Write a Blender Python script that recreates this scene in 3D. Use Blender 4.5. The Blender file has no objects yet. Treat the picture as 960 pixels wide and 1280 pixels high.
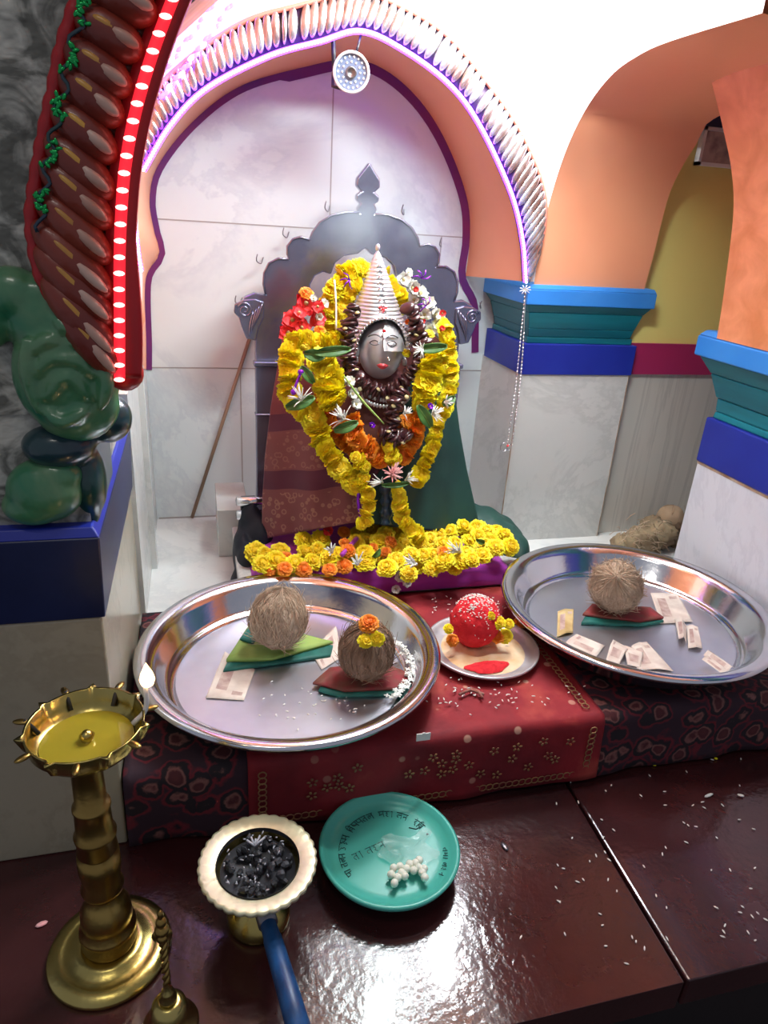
import bpy, math, random
from mathutils import Vector, Matrix, noise
R = random.Random(7)
PI = math.pi
SC = bpy.context.scene
COL = SC.collection
# ------------------------------------------------------------------ camera
YAW, PITCH, ROLL, CH, FPX = 15.8, 23.0, 3.8, 0.87, 865.0
_y, _p, _r = map(math.radians, (YAW, PITCH, ROLL))
FW = Vector((math.sin(_y)*math.cos(_p), math.cos(_y)*math.cos(_p), -math.sin(_p)))
RT = Vector((math.cos(_y), -math.sin(_y), 0))
UP = RT.cross(FW)
cd = bpy.data.cameras.new('camera'); cam = bpy.data.objects.new('camera', cd); COL.objects.link(cam)
cd.sensor_fit = 'VERTICAL'; cd.sensor_height = 36; cd.lens = FPX*36/1280
cd.clip_start = .02
rr = RT*math.cos(_r)+UP*math.sin(_r); uu = UP*math.cos(_r)-RT*math.sin(_r)
cam.matrix_world = Matrix((( rr.x, uu.x, -FW.x, 0), (rr.y, uu.y, -FW.y, 0), (rr.z, uu.z, -FW.z, CH), (0, 0, 0, 1)))
SC.camera = cam
def at(px, py, ax, c):
    """point of the place seen at a pixel of the photograph, on the real plane axis ax = c"""
    u, v = (px-480)/FPX, (py-640)/FPX
    d = FW + rr*u - uu*v
    o = Vector((0, 0, CH))
    return o + d*((c-o[ax])/d[ax])
# ------------------------------------------------------------------ world, light, exposure
W = bpy.data.worlds.new('world'); SC.world = W; W.use_nodes = True
W.node_tree.nodes['Background'].inputs[0].default_value = (.80, .84, 1, 1)
W.node_tree.nodes['Background'].inputs[1].default_value = .27
SC.view_settings.view_transform = 'Standard'; SC.view_settings.look = 'None'
SC.view_settings.exposure = 0.12; SC.view_settings.gamma = 1; SC.view_settings.use_curve_mapping = False
SC.cycles.use_denoising = True
SC.cycles.max_bounces = 6
SC.cycles.sample_clamp_indirect = 6
def area(name, loc, target, sx, sy, power, col=(1, 1, 1)):
    l = bpy.data.lights.new(name, 'AREA'); l.shape = 'RECTANGLE'; l.size = sx; l.size_y = sy; l.energy = power; l.color = col
    o = bpy.data.objects.new(name, l); COL.objects.link(o); o.location = loc
    o.rotation_euler = (Vector(target)-Vector(loc)).to_track_quat('-Z', 'Y').to_euler()
    return o
area('sanctum_tube_light', (.50, 1.40, 1.50), (.38, 1.46, .4), .50, .07, 13, (.84, .99, 1))
area('side_tube_light', (.68, 1.37, 1.27), (.35, 1.45, .6), .22, .05, 6.5, (.92, .96, 1))
area('arch_tube_light', (.40, .98, 1.34), (.36, 1.60, .62), .55, .06, 12, (.84, .99, 1))
area('aisle_fill_light', (1.35, 1.10, 1.45), (1.15, 1.5, .6), .3, .3, 7.0, (1, .97, .88))  # unseen fill added to light the open-topped aisle
area('hall_fill_light', (-.35, .0, 2.2), (-.2, .8, .1), .6, .12, 3, (1, .96, .88))  # added weak fill, out of view, for the left pillar and oil lamp

# ------------------------------------------------------------------ materials
def mat(name, col, col2=None, scale=8, detail=4, rough=.5, metal=0, bump=0, bscale=None, lo=.35, hi=.65, emit=None, es=1, stretch=None, spec=None, sheen=0, trans=0, coat=0, dist=0, alpha=1):
    m = bpy.data.materials.new(name); m.use_nodes = True
    nt = m.node_tree; b = nt.nodes['Principled BSDF']
    b.inputs['Base Color'].default_value = (*col, 1); b.inputs['Roughness'].default_value = rough; b.inputs['Metallic'].default_value = metal
    if spec is not None: b.inputs['Specular IOR Level'].default_value = spec
    if sheen: b.inputs['Sheen Weight'].default_value = sheen
    if trans: b.inputs['Transmission Weight'].default_value = trans
    if coat: b.inputs['Coat Weight'].default_value = coat
    if alpha < 1: b.inputs['Alpha'].default_value = alpha
    if emit: b.inputs['Emission Color'].default_value = (*emit, 1); b.inputs['Emission Strength'].default_value = es
    tc = nt.nodes.new('ShaderNodeTexCoord'); mp = nt.nodes.new('ShaderNodeMapping')
    nt.links.new(tc.outputs['Object'], mp.inputs[0])
    if stretch: mp.inputs['Scale'].default_value = stretch
    if col2:
        n = nt.nodes.new('ShaderNodeTexNoise'); n.inputs['Scale'].default_value = scale; n.inputs['Detail'].default_value = detail; n.inputs['Distortion'].default_value = dist
        nt.links.new(mp.outputs[0], n.inputs['Vector'])
        r = nt.nodes.new('ShaderNodeValToRGB'); r.color_ramp.elements[0].position = lo; r.color_ramp.elements[1].position = hi
        r.color_ramp.elements[0].color = (*col, 1); r.color_ramp.elements[1].color = (*col2, 1)
        nt.links.new(n.outputs['Fac'], r.inputs[0]); nt.links.new(r.outputs[0], b.inputs['Base Color'])
    if bump:
        n2 = nt.nodes.new('ShaderNodeTexNoise'); n2.inputs['Scale'].default_value = bscale or scale*3; n2.inputs['Detail'].default_value = 3
        nt.links.new(mp.outputs[0], n2.inputs['Vector'])
        bp = nt.nodes.new('ShaderNodeBump'); bp.inputs['Strength'].default_value = bump; bp.inputs['Distance'].default_value = .01
        nt.links.new(n2.outputs['Fac'], bp.inputs['Height']); nt.links.new(bp.outputs[0], b.inputs['Normal'])
    return m
def ramp(nt, src, stops, interp='LINEAR'):
    r = nt.nodes.new('ShaderNodeValToRGB'); cr = r.color_ramp; cr.interpolation = interp
    cr.elements[0].position, cr.elements[0].color = stops[0][0], (*stops[0][1], 1)
    cr.elements[1].position, cr.elements[1].color = stops[-1][0], (*stops[-1][1], 1)
    for p, c in stops[1:-1]:
        e = cr.elements.new(p); e.color = (*c, 1)
    nt.links.new(src, r.inputs[0]); return r.outputs[0]
def marble(name, base, vein, stretch=(1, 1, 1), vs=2.2, amount=.5, rough=.22, speck=.4):
    m = mat(name, base, rough=rough); nt = m.node_tree; b = nt.nodes['Principled BSDF']
    mp = nt.nodes['Mapping']; mp.inputs['Scale'].default_value = stretch
    n = nt.nodes.new('ShaderNodeTexNoise'); n.inputs['Scale'].default_value = vs; n.inputs['Detail'].default_value = 6; n.inputs['Roughness'].default_value = .7; n.inputs['Distortion'].default_value = .5
    nt.links.new(mp.outputs[0], n.inputs[0])
    c = ramp(nt, n.outputs['Fac'], [(.30, (.9, .9, .9)), (.47, (1, 1, 1)), (.50, tuple(1-amount*.8 for _ in range(3))), (.56, (.97, .97, .97)), (.8, (.82, .82, .82))])
    mx = nt.nodes.new('ShaderNodeMix'); mx.data_type = 'RGBA'
    mx.inputs['A'].default_value = (*vein, 1); mx.inputs['B'].default_value = (*base, 1)
    nt.links.new(c, mx.inputs['Factor']); nt.links.new(mx.outputs['Result'], b.inputs['Base Color'])
    return m
M = {}
M['marble'] = marble('niche_marble', (.72, .77, .77), (.50, .54, .60), amount=.45)
M['marble_pillar'] = marble('pillar_marble', (.62, .62, .60), (.42, .43, .42), vs=3, amount=.5)
M['marble_warm'] = marble('warm_pillar_marble', (.38, .34, .25), (.24, .21, .15), vs=3, amount=.4)
M['marble_lilac'] = marble('cool_pillar_marble', (.66, .66, .72), (.45, .45, .52), vs=7, amount=.35, stretch=(1, 1, .4))
M['marble_stripe'] = marble('banded_marble', (.58, .55, .50), (.40, .38, .35), stretch=(9, 1, .35), vs=1.6, amount=.7)
M['marble_floor'] = marble('floor_marble', (.74, .74, .72), (.52, .54, .55), vs=2.5, amount=.4, rough=.15)
M['grout'] = mat('grout', (.38, .36, .34), rough=.8)
M['rust'] = mat('rusty_edge', (.30, .17, .10), (.5, .4, .3), 30, rough=.8)
M['white'] = mat('white_paint', (.88, .86, .88), rough=.45, bump=.1, bscale=12)
M['orange'] = mat('orange_paint', (.88, .39, .22), (.84, .34, .19), 3, rough=.42, bump=.25, bscale=5)
M['rustorange'] = mat('mottled_orange_paint', (.86, .34, .16), (.68, .24, .09), 5, 6, rough=.5, bump=.35, bscale=9, dist=1, stretch=(1, 2, 3))
M['yellow'] = mat('yellow_paint', (.80, .68, .22), rough=.5)
M['magenta'] = mat('magenta_paint', (.36, .02, .10), rough=.45)
M['plum'] = mat('plum_line_paint', (.20, .015, .10), (.12, .02, .16), 6, rough=.5)
M['navy'] = mat('navy_paint', (.010, .018, .26), (.014, .03, .34), 5, rough=.4)
M['navydark'] = mat('dark_navy_paint', (.004, .008, .045), (.01, .02, .09), 5, rough=.35)
M['teal'] = mat('teal_paint', (.005, .10, .14), (.008, .19, .24), 5, 3, rough=.35, stretch=(.6, .6, 5))
M['sky'] = mat('light_blue_paint', (.03, .22, .68), (.05, .28, .75), 5, rough=.4)
M['silvergrey'] = mat('brushed_grey_wall_paint', (.12, .12, .10), (.50, .49, .43), 17, 6, rough=.5, bump=.9, bscale=26, stretch=(1, 1, 1.3), dist=2.2, lo=.4, hi=.62)
M['brown'] = mat('maroon_gloss_paint', (.15, .016, .010), (.24, .035, .016), 10, rough=.38, bump=.3, bscale=30, coat=.15)
M['goldstreak'] = mat('gold_streak_paint', (.62, .32, .05), (.42, .18, .04), 14, rough=.35)
M['beige'] = mat('beige_streak_paint', (.62, .42, .34), (.45, .22, .16), 16, rough=.4)
M['red'] = mat('red_edge_paint', (.38, .006, .01), rough=.35)
M['greencap'] = mat('green_gloss_paint', (.012, .17, .075), (.14, .25, .12), 11, 5, rough=.3, bump=.6, bscale=18, coat=.35, dist=1)
M['darkgreen'] = mat('dark_green_gloss_paint', (.004, .045, .035), (.01, .03, .06), 7, rough=.28, coat=.4)
M['pearl'] = mat('pearl_silver_paint', (.62, .60, .62), (.32, .22, .20), 30, rough=.22, metal=.75)
M['mauve'] = mat('mauve_recess_paint', (.035, .012, .05), rough=.5)
M['salmon'] = mat('salmon_line_paint', (.8, .22, .16), rough=.45)
M['violet_led'] = mat('violet_led_tube', (.3, .1, .9), emit=(.20, .03, 1), es=9)
M['white_led'] = mat('white_violet_led', (.8, .7, 1), emit=(.75, .5, 1), es=9)
M['blue_led'] = mat('blue_violet_led', (.3, .2, 1), emit=(.22, .06, 1), es=5)
M['red_led'] = mat('red_led_strip_glow', (.7, .02, .03), emit=(1, .02, .04), es=.85)
M['red_led_dot'] = mat('red_led_dot', (1, .3, .3), emit=(1, .22, .2), es=6)
M['tubeglass'] = mat('tube_lamp_glass', (.9, .9, 1), emit=(.95, .97, 1), es=14)
M['plastic_white'] = mat('white_plastic', (.75, .75, .78), rough=.35)
M['black'] = mat('black_plastic', (.015, .015, .018), rough=.35)
M['steel'] = mat('polished_steel', (.78, .78, .80), rough=.16, metal=1, bump=.04, bscale=60)
M['steeltray'] = mat('tray_steel', (.80, .80, .84), (.70, .70, .74), 10, rough=.14, metal=1, bump=.05, bscale=25)
M['traybase'] = mat('brushed_tray_steel', (.72, .73, .80), (.62, .63, .72), 10, rough=.34, metal=1, bump=.05, bscale=30)
M['throne'] = mat('throne_silver_sheet', (.36, .36, .47), (.26, .26, .36), 7, rough=.24, metal=.9, bump=.18, bscale=12)
M['silver'] = mat('idol_silver', (.72, .70, .72), (.58, .56, .58), 30, rough=.36, metal=.62)
M['silverdark'] = mat('dark_tarnished_silver', (.22, .21, .23), rough=.35, metal=.8)
M['brass'] = mat('aged_brass', (.40, .27, .08), (.26, .16, .045), 12, rough=.30, metal=1, bump=.12, bscale=40)
M['brassb'] = mat('bright_brass', (.58, .47, .17), (.44, .34, .10), 10, rough=.26, metal=1, bump=.1, bscale=40)
M['brasspale'] = mat('pale_brass', (.80, .76, .50), (.66, .58, .40), 10, rough=.35, metal=.5, bump=.1, bscale=40)
M['oil'] = mat('lamp_oil', (.36, .29, .025), rough=.04, coat=1, spec=.8)
M['flame'] = mat('flame', (1, .7, .3), emit=(1, .62, .30), es=7)
M['charcoal'] = mat('charcoal', (.006, .006, .008), (.05, .05, .06), 25, rough=.6)
M['ash'] = mat('white_ash', (.45, .45, .50), rough=.9)
M['bluewood'] = mat('blue_painted_handle', (.008, .035, .12), (.012, .08, .24), 30, rough=.4)
M['tealplate'] = mat('teal_plastic', (.07, .43, .35), rough=.28)
M['ink'] = mat('marker_ink', (.01, .06, .06), rough=.6)
M['sugar'] = mat('sugar_white', (.82, .84, .72), rough=.5)
M['film'] = mat('clear_plastic_film', (.75, .92, .88), rough=.15, alpha=.18)
M['husk'] = mat('coconut_husk', (.24, .14, .085), (.38, .25, .17), 20, 6, rough=.85, bump=.9, bscale=60, stretch=(3, 3, .8))
M['huskpale'] = mat('pale_coconut_husk', (.40, .27, .18), (.56, .42, .31), 20, 6, rough=.85, bump=.9, bscale=60, stretch=(3, 3, .8))
M['fibre'] = mat('coconut_fibre', (.34, .21, .13), (.24, .14, .085), 30, rough=.8)
M['fibrepale'] = mat('pale_coconut_fibre', (.62, .46, .33), (.46, .32, .22), 30, rough=.8)
M['marigold'] = mat('yellow_marigold_petals', (.90, .66, .005), (.95, .80, .02), 60, rough=.6)
M['marigold_orange'] = mat('orange_marigold_petals', (.88, .22, .004), (.95, .36, .01), 60, rough=.6)
M['petalred'] = mat('red_petals', (.72, .015, .03), (.85, .06, .06), 40, rough=.55)
M['petalwhite'] = mat('white_petals', (.88, .88, .84), (.80, .80, .74), 40, rough=.55)
M['petalpink'] = mat('pink_petals', (.80, .30, .32), (.85, .55, .52), 40, rough=.55)
M['leaf'] = mat('leaf_green', (.03, .12, .02), (.10, .24, .05), 40, rough=.45)
M['pod'] = mat('dark_maroon_pods', (.025, .005, .008), (.075, .018, .020), 70, rough=.3, coat=.4)
M['podend'] = mat('pale_pod_tips', (.42, .34, .16), rough=.5)
M['purplecloth'] = mat('magenta_purple_cloth', (.34, .018, .36), (.42, .03, .44), 6, rough=.65, sheen=.3, bump=.15, bscale=14)
M['greencloth'] = mat('dark_green_cloth', (.006, .035, .030), (.010, .055, .042), 9, rough=.6, sheen=.0, bump=.2, bscale=18)
M['navycloth'] = mat('dark_navy_cloth', (.004, .007, .016), rough=.7, sheen=.0, bump=.2, bscale=18)
M['violetfoil'] = mat('violet_foil', (.25, .02, .60), rough=.25, metal=.5)
M['limecloth'] = mat('lime_green_cloth', (.30, .42, .10), (.22, .34, .07), 30, rough=.7)
M['teal_edge'] = mat('dark_teal_hem_cloth', (.004, .09, .07), (.008, .14, .11), 40, rough=.6)
M['redcloth2'] = mat('crimson_cloth', (.24, .012, .02), (.16, .05, .03), 45, rough=.7)
M['note'] = mat('banknote_paper', (.56, .44, .38), (.72, .62, .54), 26, 5, rough=.75)
M['note_orange'] = mat('orange_banknote_paper', (.42, .27, .10), (.62, .46, .22), 24, 5, rough=.75)
M['noteink'] = mat('banknote_print', (.36, .22, .20), (.56, .42, .36), 60, rough=.8)
M['paperw'] = mat('white_paper', (.8, .78, .75), rough=.8)
M['rice'] = mat('rice_grain', (.86, .84, .78), rough=.5)
M['kumkum'] = mat('kumkum_powder', (.62, .006, .015), (.75, .02, .03), 60, rough=.85, bump=.5, bscale=90)
M['turmeric'] = mat('ochre_powder', (.72, .44, .22), (.80, .60, .40), 40, rough=.9)
M['wood'] = mat('brown_wood', (.22, .13, .08), (.32, .20, .13), 14, rough=.6, stretch=(1, 1, .2))
M['skintone'] = mat('red_bindi', (.6, .01, .02), rough=.4)
M['lip'] = mat('red_lip_paint', (.62, .05, .07), rough=.4)
M['bodycloth'] = mat('brown_draped_cloth', (.13, .03, .03), (.20, .07, .05), 14, rough=.7, bump=.3)
M['sack'] = mat('old_straw_husk', (.36, .27, .16), (.16, .10, .06), 12, 5, rough=.9, bump=.8, bscale=40)
M['darkfloor'] = mat('dark_lower_floor', (.016, .014, .014), (.03, .02, .02), 6, rough=.5)
def two_tone(m, inner, outer):
    nt = m.node_tree; b = nt.nodes['Principled BSDF']; tc = nt.nodes['Texture Coordinate']
    ln = nt.nodes.new('ShaderNodeVectorMath'); ln.operation = 'LENGTH'; nt.links.new(tc.outputs['Object'], ln.inputs[0])
    r = nt.nodes.new('ShaderNodeValToRGB'); r.color_ramp.elements[0].position = .62; r.color_ramp.elements[1].position = .98
    r.color_ramp.elements[0].color = (*inner, 1); r.color_ramp.elements[1].color = (*outer, 1)
    nt.links.new(ln.outputs['Value'], r.inputs[0]); nt.links.new(r.outputs[0], b.inputs['Base Color'])
two_tone(M['marigold'], (.84, .56, .0), (.98, .88, .01))
two_tone(M['marigold_orange'], (.80, .16, .0), (.98, .36, .01))
# maroon polished platform
def platform_mat():
    m = mat('maroon_polished_stone', (.05, .008, .010), rough=.2); nt = m.node_tree; b = nt.nodes['Principled BSDF']; mp = nt.nodes['Mapping']
    n = nt.nodes.new('ShaderNodeTexNoise'); n.inputs['Scale'].default_value = 4.5; n.inputs['Detail'].default_value = 7; nt.links.new(mp.outputs[0], n.inputs[0])
    nt.links.new(ramp(nt, n.outputs['Fac'], [(.3, (.024, .008, .009)), (.55, (.050, .012, .013)), (.8, (.085, .020, .019))]), b.inputs['Base Color'])
    n3 = nt.nodes.new('ShaderNodeTexNoise'); n3.inputs['Scale'].default_value = 3.0; n3.inputs['Detail'].default_value = 5; nt.links.new(mp.outputs[0], n3.inputs[0])
    rr_ = nt.nodes.new('ShaderNodeMapRange'); rr_.inputs['From Min'].default_value = .35; rr_.inputs['From Max'].default_value = .7; rr_.inputs['To Min'].default_value = .10; rr_.inputs['To Max'].default_value = .30
    nt.links.new(n3.outputs['Fac'], rr_.inputs['Value']); nt.links.new(rr_.outputs[0], b.inputs['Roughness'])
    v = nt.nodes.new('ShaderNodeTexNoise'); v.inputs['Scale'].default_value = 90; v.inputs['Detail'].default_value = 2; nt.links.new(mp.outputs[0], v.inputs[0])
    w = nt.nodes.new('ShaderNodeTexNoise'); w.inputs['Scale'].default_value = 5; nt.links.new(mp.outputs[0], w.inputs[0])
    b1 = nt.nodes.new('ShaderNodeBump'); b1.inputs['Strength'].default_value = .16; b1.inputs['Distance'].default_value = .004; nt.links.new(v.outputs['Fac'], b1.inputs['Height'])
    b2 = nt.nodes.new('ShaderNodeBump'); b2.inputs['Strength'].default_value = .4; b2.inputs['Distance'].default_value = .012; nt.links.new(w.outputs['Fac'], b2.inputs['Height']); nt.links.new(b1.outputs[0], b2.inputs['Normal'])
    nt.links.new(b2.outputs[0], b.inputs['Normal'])
    b.inputs['Coat Weight'].default_value = .35; b.inputs['Coat Roughness'].default_value = .08
    return m
M['platform'] = platform_mat()
def rug_mat():
    m = mat('floral_rug_weave', (.05, .01, .012), rough=.85); nt = m.node_tree; b = nt.nodes['Principled BSDF']; mp = nt.nodes['Mapping']
    v = nt.nodes.new('ShaderNodeTexVoronoi'); v.inputs['Scale'].default_value = 23; nt.links.new(mp.outputs[0], v.inputs[0])
    n = nt.nodes.new('ShaderNodeTexNoise'); n.inputs['Scale'].default_value = 45; n.inputs['Detail'].default_value = 3; nt.links.new(mp.outputs[0], n.inputs[0])
    a = nt.nodes.new('ShaderNodeMath'); a.operation = 'MULTIPLY_ADD'; a.inputs[1].default_value = .55; nt.links.new(n.outputs['Fac'], a.inputs[0]); nt.links.new(v.outputs['Distance'], a.inputs[2])
    c = ramp(nt, a.outputs[0], [(.0, (.13, .03, .03)), (.48, (.07, .012, .016)), (.56, (.22, .085, .075)), (.63, (.015, .008, .012)), (.74, (.012, .006, .012)), (.80, (.16, .01, .02)), (.9, (.03, .01, .02))])
    nt.links.new(c, b.inputs['Base Color'])
    return m
M['rug'] = rug_mat()
def redcloth_mat():
    m = mat('red_printed_cloth', (.35, .01, .015), rough=.75, sheen=.0, bump=.2, bscale=30); nt = m.node_tree; b = nt.nodes['Principled BSDF']; mp = nt.nodes['Mapping']
    n = nt.nodes.new('ShaderNodeTexNoise'); n.inputs['Scale'].default_value = 7; n.inputs['Detail'].default_value = 6; nt.links.new(mp.outputs[0], n.inputs[0])
    c = ramp(nt, n.outputs['Fac'], [(.35, (.15, .003, .009)), (.55, (.26, .007, .014)), (.66, (.40, .05, .035)), (.72, (.22, .008, .010))])
    v = nt.nodes.new('ShaderNodeTexVoronoi'); v.inputs['Scale'].default_value = 22; nt.links.new(mp.outputs[0], v.inputs[0])
    f = ramp(nt, v.outputs['Distance'], [(.0, (1, 1, 1)), (.12, (1, 1, 1)), (.16, (0, 0, 0)), (1, (0, 0, 0))])
    n2 = nt.nodes.new('ShaderNodeTexNoise'); n2.inputs['Scale'].default_value = 3; nt.links.new(mp.outputs[0], n2.inputs[0])
    g = ramp(nt, n2.outputs['Fac'], [(.5, (0, 0, 0)), (.6, (1, 1, 1))])
    mu = nt.nodes.new('ShaderNodeMath'); mu.operation = 'MULTIPLY'; nt.links.new(f, mu.inputs[0]); nt.links.new(g, mu.inputs[1])
    mx = nt.nodes.new('ShaderNodeMix'); mx.data_type = 'RGBA'; mx.inputs['B'].default_value = (.55, .28, .20, 1)
    nt.links.new(mu.outputs[0], mx.inputs['Factor']); nt.links.new(c, mx.inputs['A']); nt.links.new(mx.outputs['Result'], b.inputs['Base Color'])
    return m
M['redcloth'] = redcloth_mat()
M['goldthread'] = mat('gold_thread', (.30, .16, .06), (.20, .08, .04), 40, rough=.6)
def sari_mat():
    m = mat('maroon_brocade', (.18, .02, .03), rough=.6, sheen=.25); nt = m.node_tree; b = nt.nodes['Principled BSDF']; tc = nt.nodes['Texture Coordinate']
    s = nt.nodes.new('ShaderNodeSeparateXYZ'); nt.links.new(tc.outputs['Object'], s.inputs[0])
    # bands slope gently down towards the hem's free corner
    a = nt.nodes.new('ShaderNodeMath'); a.operation = 'MULTIPLY_ADD'; a.inputs[1].default_value = -.22; nt.links.new(s.outputs['X'], a.inputs[0]); nt.links.new(s.outputs['Z'], a.inputs[2])
    D, L, T = (.085, .004, .026), (.19, .050, .050), (.17, .022, .030)
    c = ramp(nt, a.outputs[0], [(.00, D), (.045, D), (.046, L), (.165, L), (.166, D), (.205, D), (.206, L), (.285, L), (.286, D), (.322, D), (.323, T), (.60, T)], 'CONSTANT')
    v = nt.nodes.new('ShaderNodeTexVoronoi'); v.inputs['Scale'].default_value = 68; nt.links.new(tc.outputs['Object'], v.inputs[0])
    f = ramp(nt, v.outputs['Distance'], [(.0, (0, 0, 0)), (.22, (0, 0, 0)), (.28, (1, 1, 1)), (.40, (1, 1, 1)), (.45, (0, 0, 0))])
    z = ramp(nt, a.outputs[0], [(.0, (0, 0, 0)), (.05, (1, 1, 1)), (.16, (0, 0, 0)), (.21, (.6, .6, .6)), (.285, (0, 0, 0)), (.6, (0, 0, 0))], 'CONSTANT')
    mu = nt.nodes.new('ShaderNodeMath'); mu.operation = 'MULTIPLY'; nt.links.new(f, mu.inputs[0]); nt.links.new(z, mu.inputs[1])
    mx = nt.nodes.new('ShaderNodeMix'); mx.data_type = 'RGBA'; mx.inputs['B'].default_value = (.30, .14, .10, 1)
    nt.links.new(mu.outputs[0], mx.inputs['Factor']); nt.links.new(c, mx.inputs['A']); nt.links.new(mx.outputs['Result'], b.inputs['Base Color'])
    return m
M['sari'] = sari_mat()
# ------------------------------------------------------------------ mesh helpers
WL = {}
class B:
    def __init__(s): s.v = []; s.f = []; s.m = []; s.mi = 0
    def add(s, vs, fs):
        o = len(s.v); s.v += [tuple(v) for v in vs]
        for f in fs: s.f.append(tuple(i+o for i in f)); s.m.append(s.mi)
        return s
    def box(s, x0, x1, y0, y1, z0, z1):
        v = [(x, y, z) for z in (z0, z1) for y in (y0, y1) for x in (x0, x1)]
        return s.add(v, [(0, 2, 3, 1), (4, 5, 7, 6), (0, 1, 5, 4), (2, 6, 7, 3), (0, 4, 6, 2), (1, 3, 7, 5)])
    def lathe(s, prof, c=(0, 0, 0), n=48, fn=None, axis=None, cap=False):
        """prof: list of (radius, height); fn(a, i) scales the radius"""
        vs, fs = [], []
        q = Vector(axis).to_track_quat('Z', 'Y') if axis is not None else None
        for i, (r, h) in enumerate(prof):
            for k in range(n):
                a = 2*PI*k/n; rr_ = r*(fn(a, i) if fn else 1)
                p = Vector((rr_*math.cos(a), rr_*math.sin(a), h))
                if q: p = q @ p
                vs.append((p.x+c[0], p.y+c[1], p.z+c[2]))
        for i in range(len(prof)-1):
            for k in range(n):
                fs.append((i*n+k, i*n+(k+1) % n, (i+1)*n+(k+1) % n, (i+1)*n+k))
        if cap: fs.append(tuple(range(n))[::-1]); fs.append(tuple((len(prof)-1)*n+k for k in range(n)))
        return s.add(vs, fs)
    def tube(s, path, r, n=8, closed=False):
        path = [Vector(p) for p in path]; N = len(path); vs, fs = [], []
        t0 = None; nrm = None
        for i, p in enumerate(path):
            a = path[(i-1) % N] if (closed or i > 0) else path[i]; b = path[(i+1) % N] if (closed or i < N-1) else path[i]
            t = (b-a).normalized() if (b-a).length > 1e-9 else Vector((0, 0, 1))
            if nrm is None:
                nrm = t.orthogonal().normalized()
            else:
                nrm = (nrm - t*nrm.dot(t)); nrm = nrm.normalized() if nrm.length > 1e-6 else t.orthogonal().normalized()
            bi = t.cross(nrm); rad = r(i/(N-1) if N > 1 else 0) if callable(r) else r
            for k in range(n):
                a_ = 2*PI*k/n; vs.append(p + nrm*(rad*math.cos(a_)) + bi*(rad*math.sin(a_)))
        m_ = N if closed else N-1
        for i in range(m_):
            for k in range(n):
                j = (i+1) % N
                fs.append((i*n+k, i*n+(k+1) % n, j*n+(k+1) % n, j*n+k))
        if not closed: fs.append(tuple(range(n))[::-1]); fs.append(tuple((N-1)*n+k for k in range(n)))
        return s.add(vs, fs)
    def ell(s, c, rad, rot=None, nu=14, nv=9, fn=None):
        vs, fs = [], []; c = Vector(c)
        for j in range(nv+1):
            th = PI*j/nv
            for i in range(nu):
                ph = 2*PI*i/nu
                p = Vector((math.sin(th)*math.cos(ph), math.sin(th)*math.sin(ph), math.cos(th)))
                k = fn(p) if fn else 1
                p = Vector((p.x*rad[0]*k, p.y*rad[1]*k, p.z*rad[2]*k))
                if rot is not None: p = rot @ p
                vs.append(c+p)
        for j in range(nv):
            for i in range(nu):
                fs.append((j*nu+i, (j+1)*nu+i, (j+1)*nu+(i+1) % nu, j*nu+(i+1) % nu))
        return s.add(vs, fs)
    def loft(s, A, Bc, closed=False):
        n = len(A); fs = []
        for i in range(n if closed else n-1):
            j = (i+1) % n; fs.append((i, j, n+j, n+i))
        return s.add(list(A)+list(Bc), fs)
    def grid(s, fn, nu, nv):
        vs = [fn(i/nu, j/nv) for j in range(nv+1) for i in range(nu+1)]
        fs = [(j*(nu+1)+i, j*(nu+1)+i+1, (j+1)*(nu+1)+i+1, (j+1)*(nu+1)+i) for j in range(nv) for i in range(nu)]
        return s.add(vs, fs)
    def prism(s, pts, d):
        """closed outline extruded by the vector d"""
        n = len(pts); d = Vector(d); A = [Vector(p) for p in pts]
        s.add(A + [p+d for p in A], [tuple(range(n)), tuple(range(2*n-1, n-1, -1))] + [(i, n+i, n+(i+1) % n, (i+1) % n) for i in range(n)])
        return s
def bounds_ok(): pass
def mk(name, b, mats, parent=None, smooth=True, label=None, bevel=0, solid=0, sub=0, remesh=0, offs=1):
    me = bpy.data.meshes.new(name)
    off = Vector((0, 0, 0))
    if parent is not None and parent in WL: off = WL[parent]
    me.from_pydata([tuple(Vector(v)-off) for v in b.v], [], b.f)
    if not isinstance(mats, (list, tuple)): mats = [mats]
    for m in mats: me.materials.append(m)
    me.polygons.foreach_set('material_index', b.m)
    me.polygons.foreach_set('use_smooth', [smooth]*len(me.polygons)); me.update()
    import bmesh
    if any(len(p.vertices) > 4 for p in me.polygons):
        bm = bmesh.new(); bm.from_mesh(me)
        bmesh.ops.triangulate(bm, faces=[f for f in bm.faces if len(f.verts) > 4])
        bmesh.ops.recalc_face_normals(bm, faces=bm.faces)
        bm.to_mesh(me); bm.free()
    o = bpy.data.objects.new(name, me); COL.objects.link(o)
    if parent is not None: o.parent = parent; WL[o] = off
    else: WL[o] = Vector((0, 0, 0))
    if label: o['label'] = label
    if remesh:
        md = o.modifiers.new('r', 'REMESH'); md.mode = 'VOXEL'; md.voxel_size = remesh; md.use_smooth_shade = True
        md = o.modifiers.new('s', 'SMOOTH'); md.iterations = 5
    if solid:
        md = o.modifiers.new('s', 'SOLIDIFY'); md.thickness = solid; md.offset = offs
    if bevel:
        md = o.modifiers.new('b', 'BEVEL'); md.width = bevel; md.segments = 3; md.limit_method = 'ANGLE'; md.angle_limit = .6
    if sub:
        md = o.modifiers.new('u', 'SUBSURF'); md.levels = md.render_levels = sub
    return o
def thing(name, label, cat, loc=(0, 0, 0), group=None):
    o = bpy.data.objects.new(name, None); COL.objects.link(o); o.location = loc; WL[o] = Vector(loc)
    o.empty_display_size = .02
    o['label'] = label; o['category'] = cat
    if group: o['group'] = group
    return o
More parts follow.
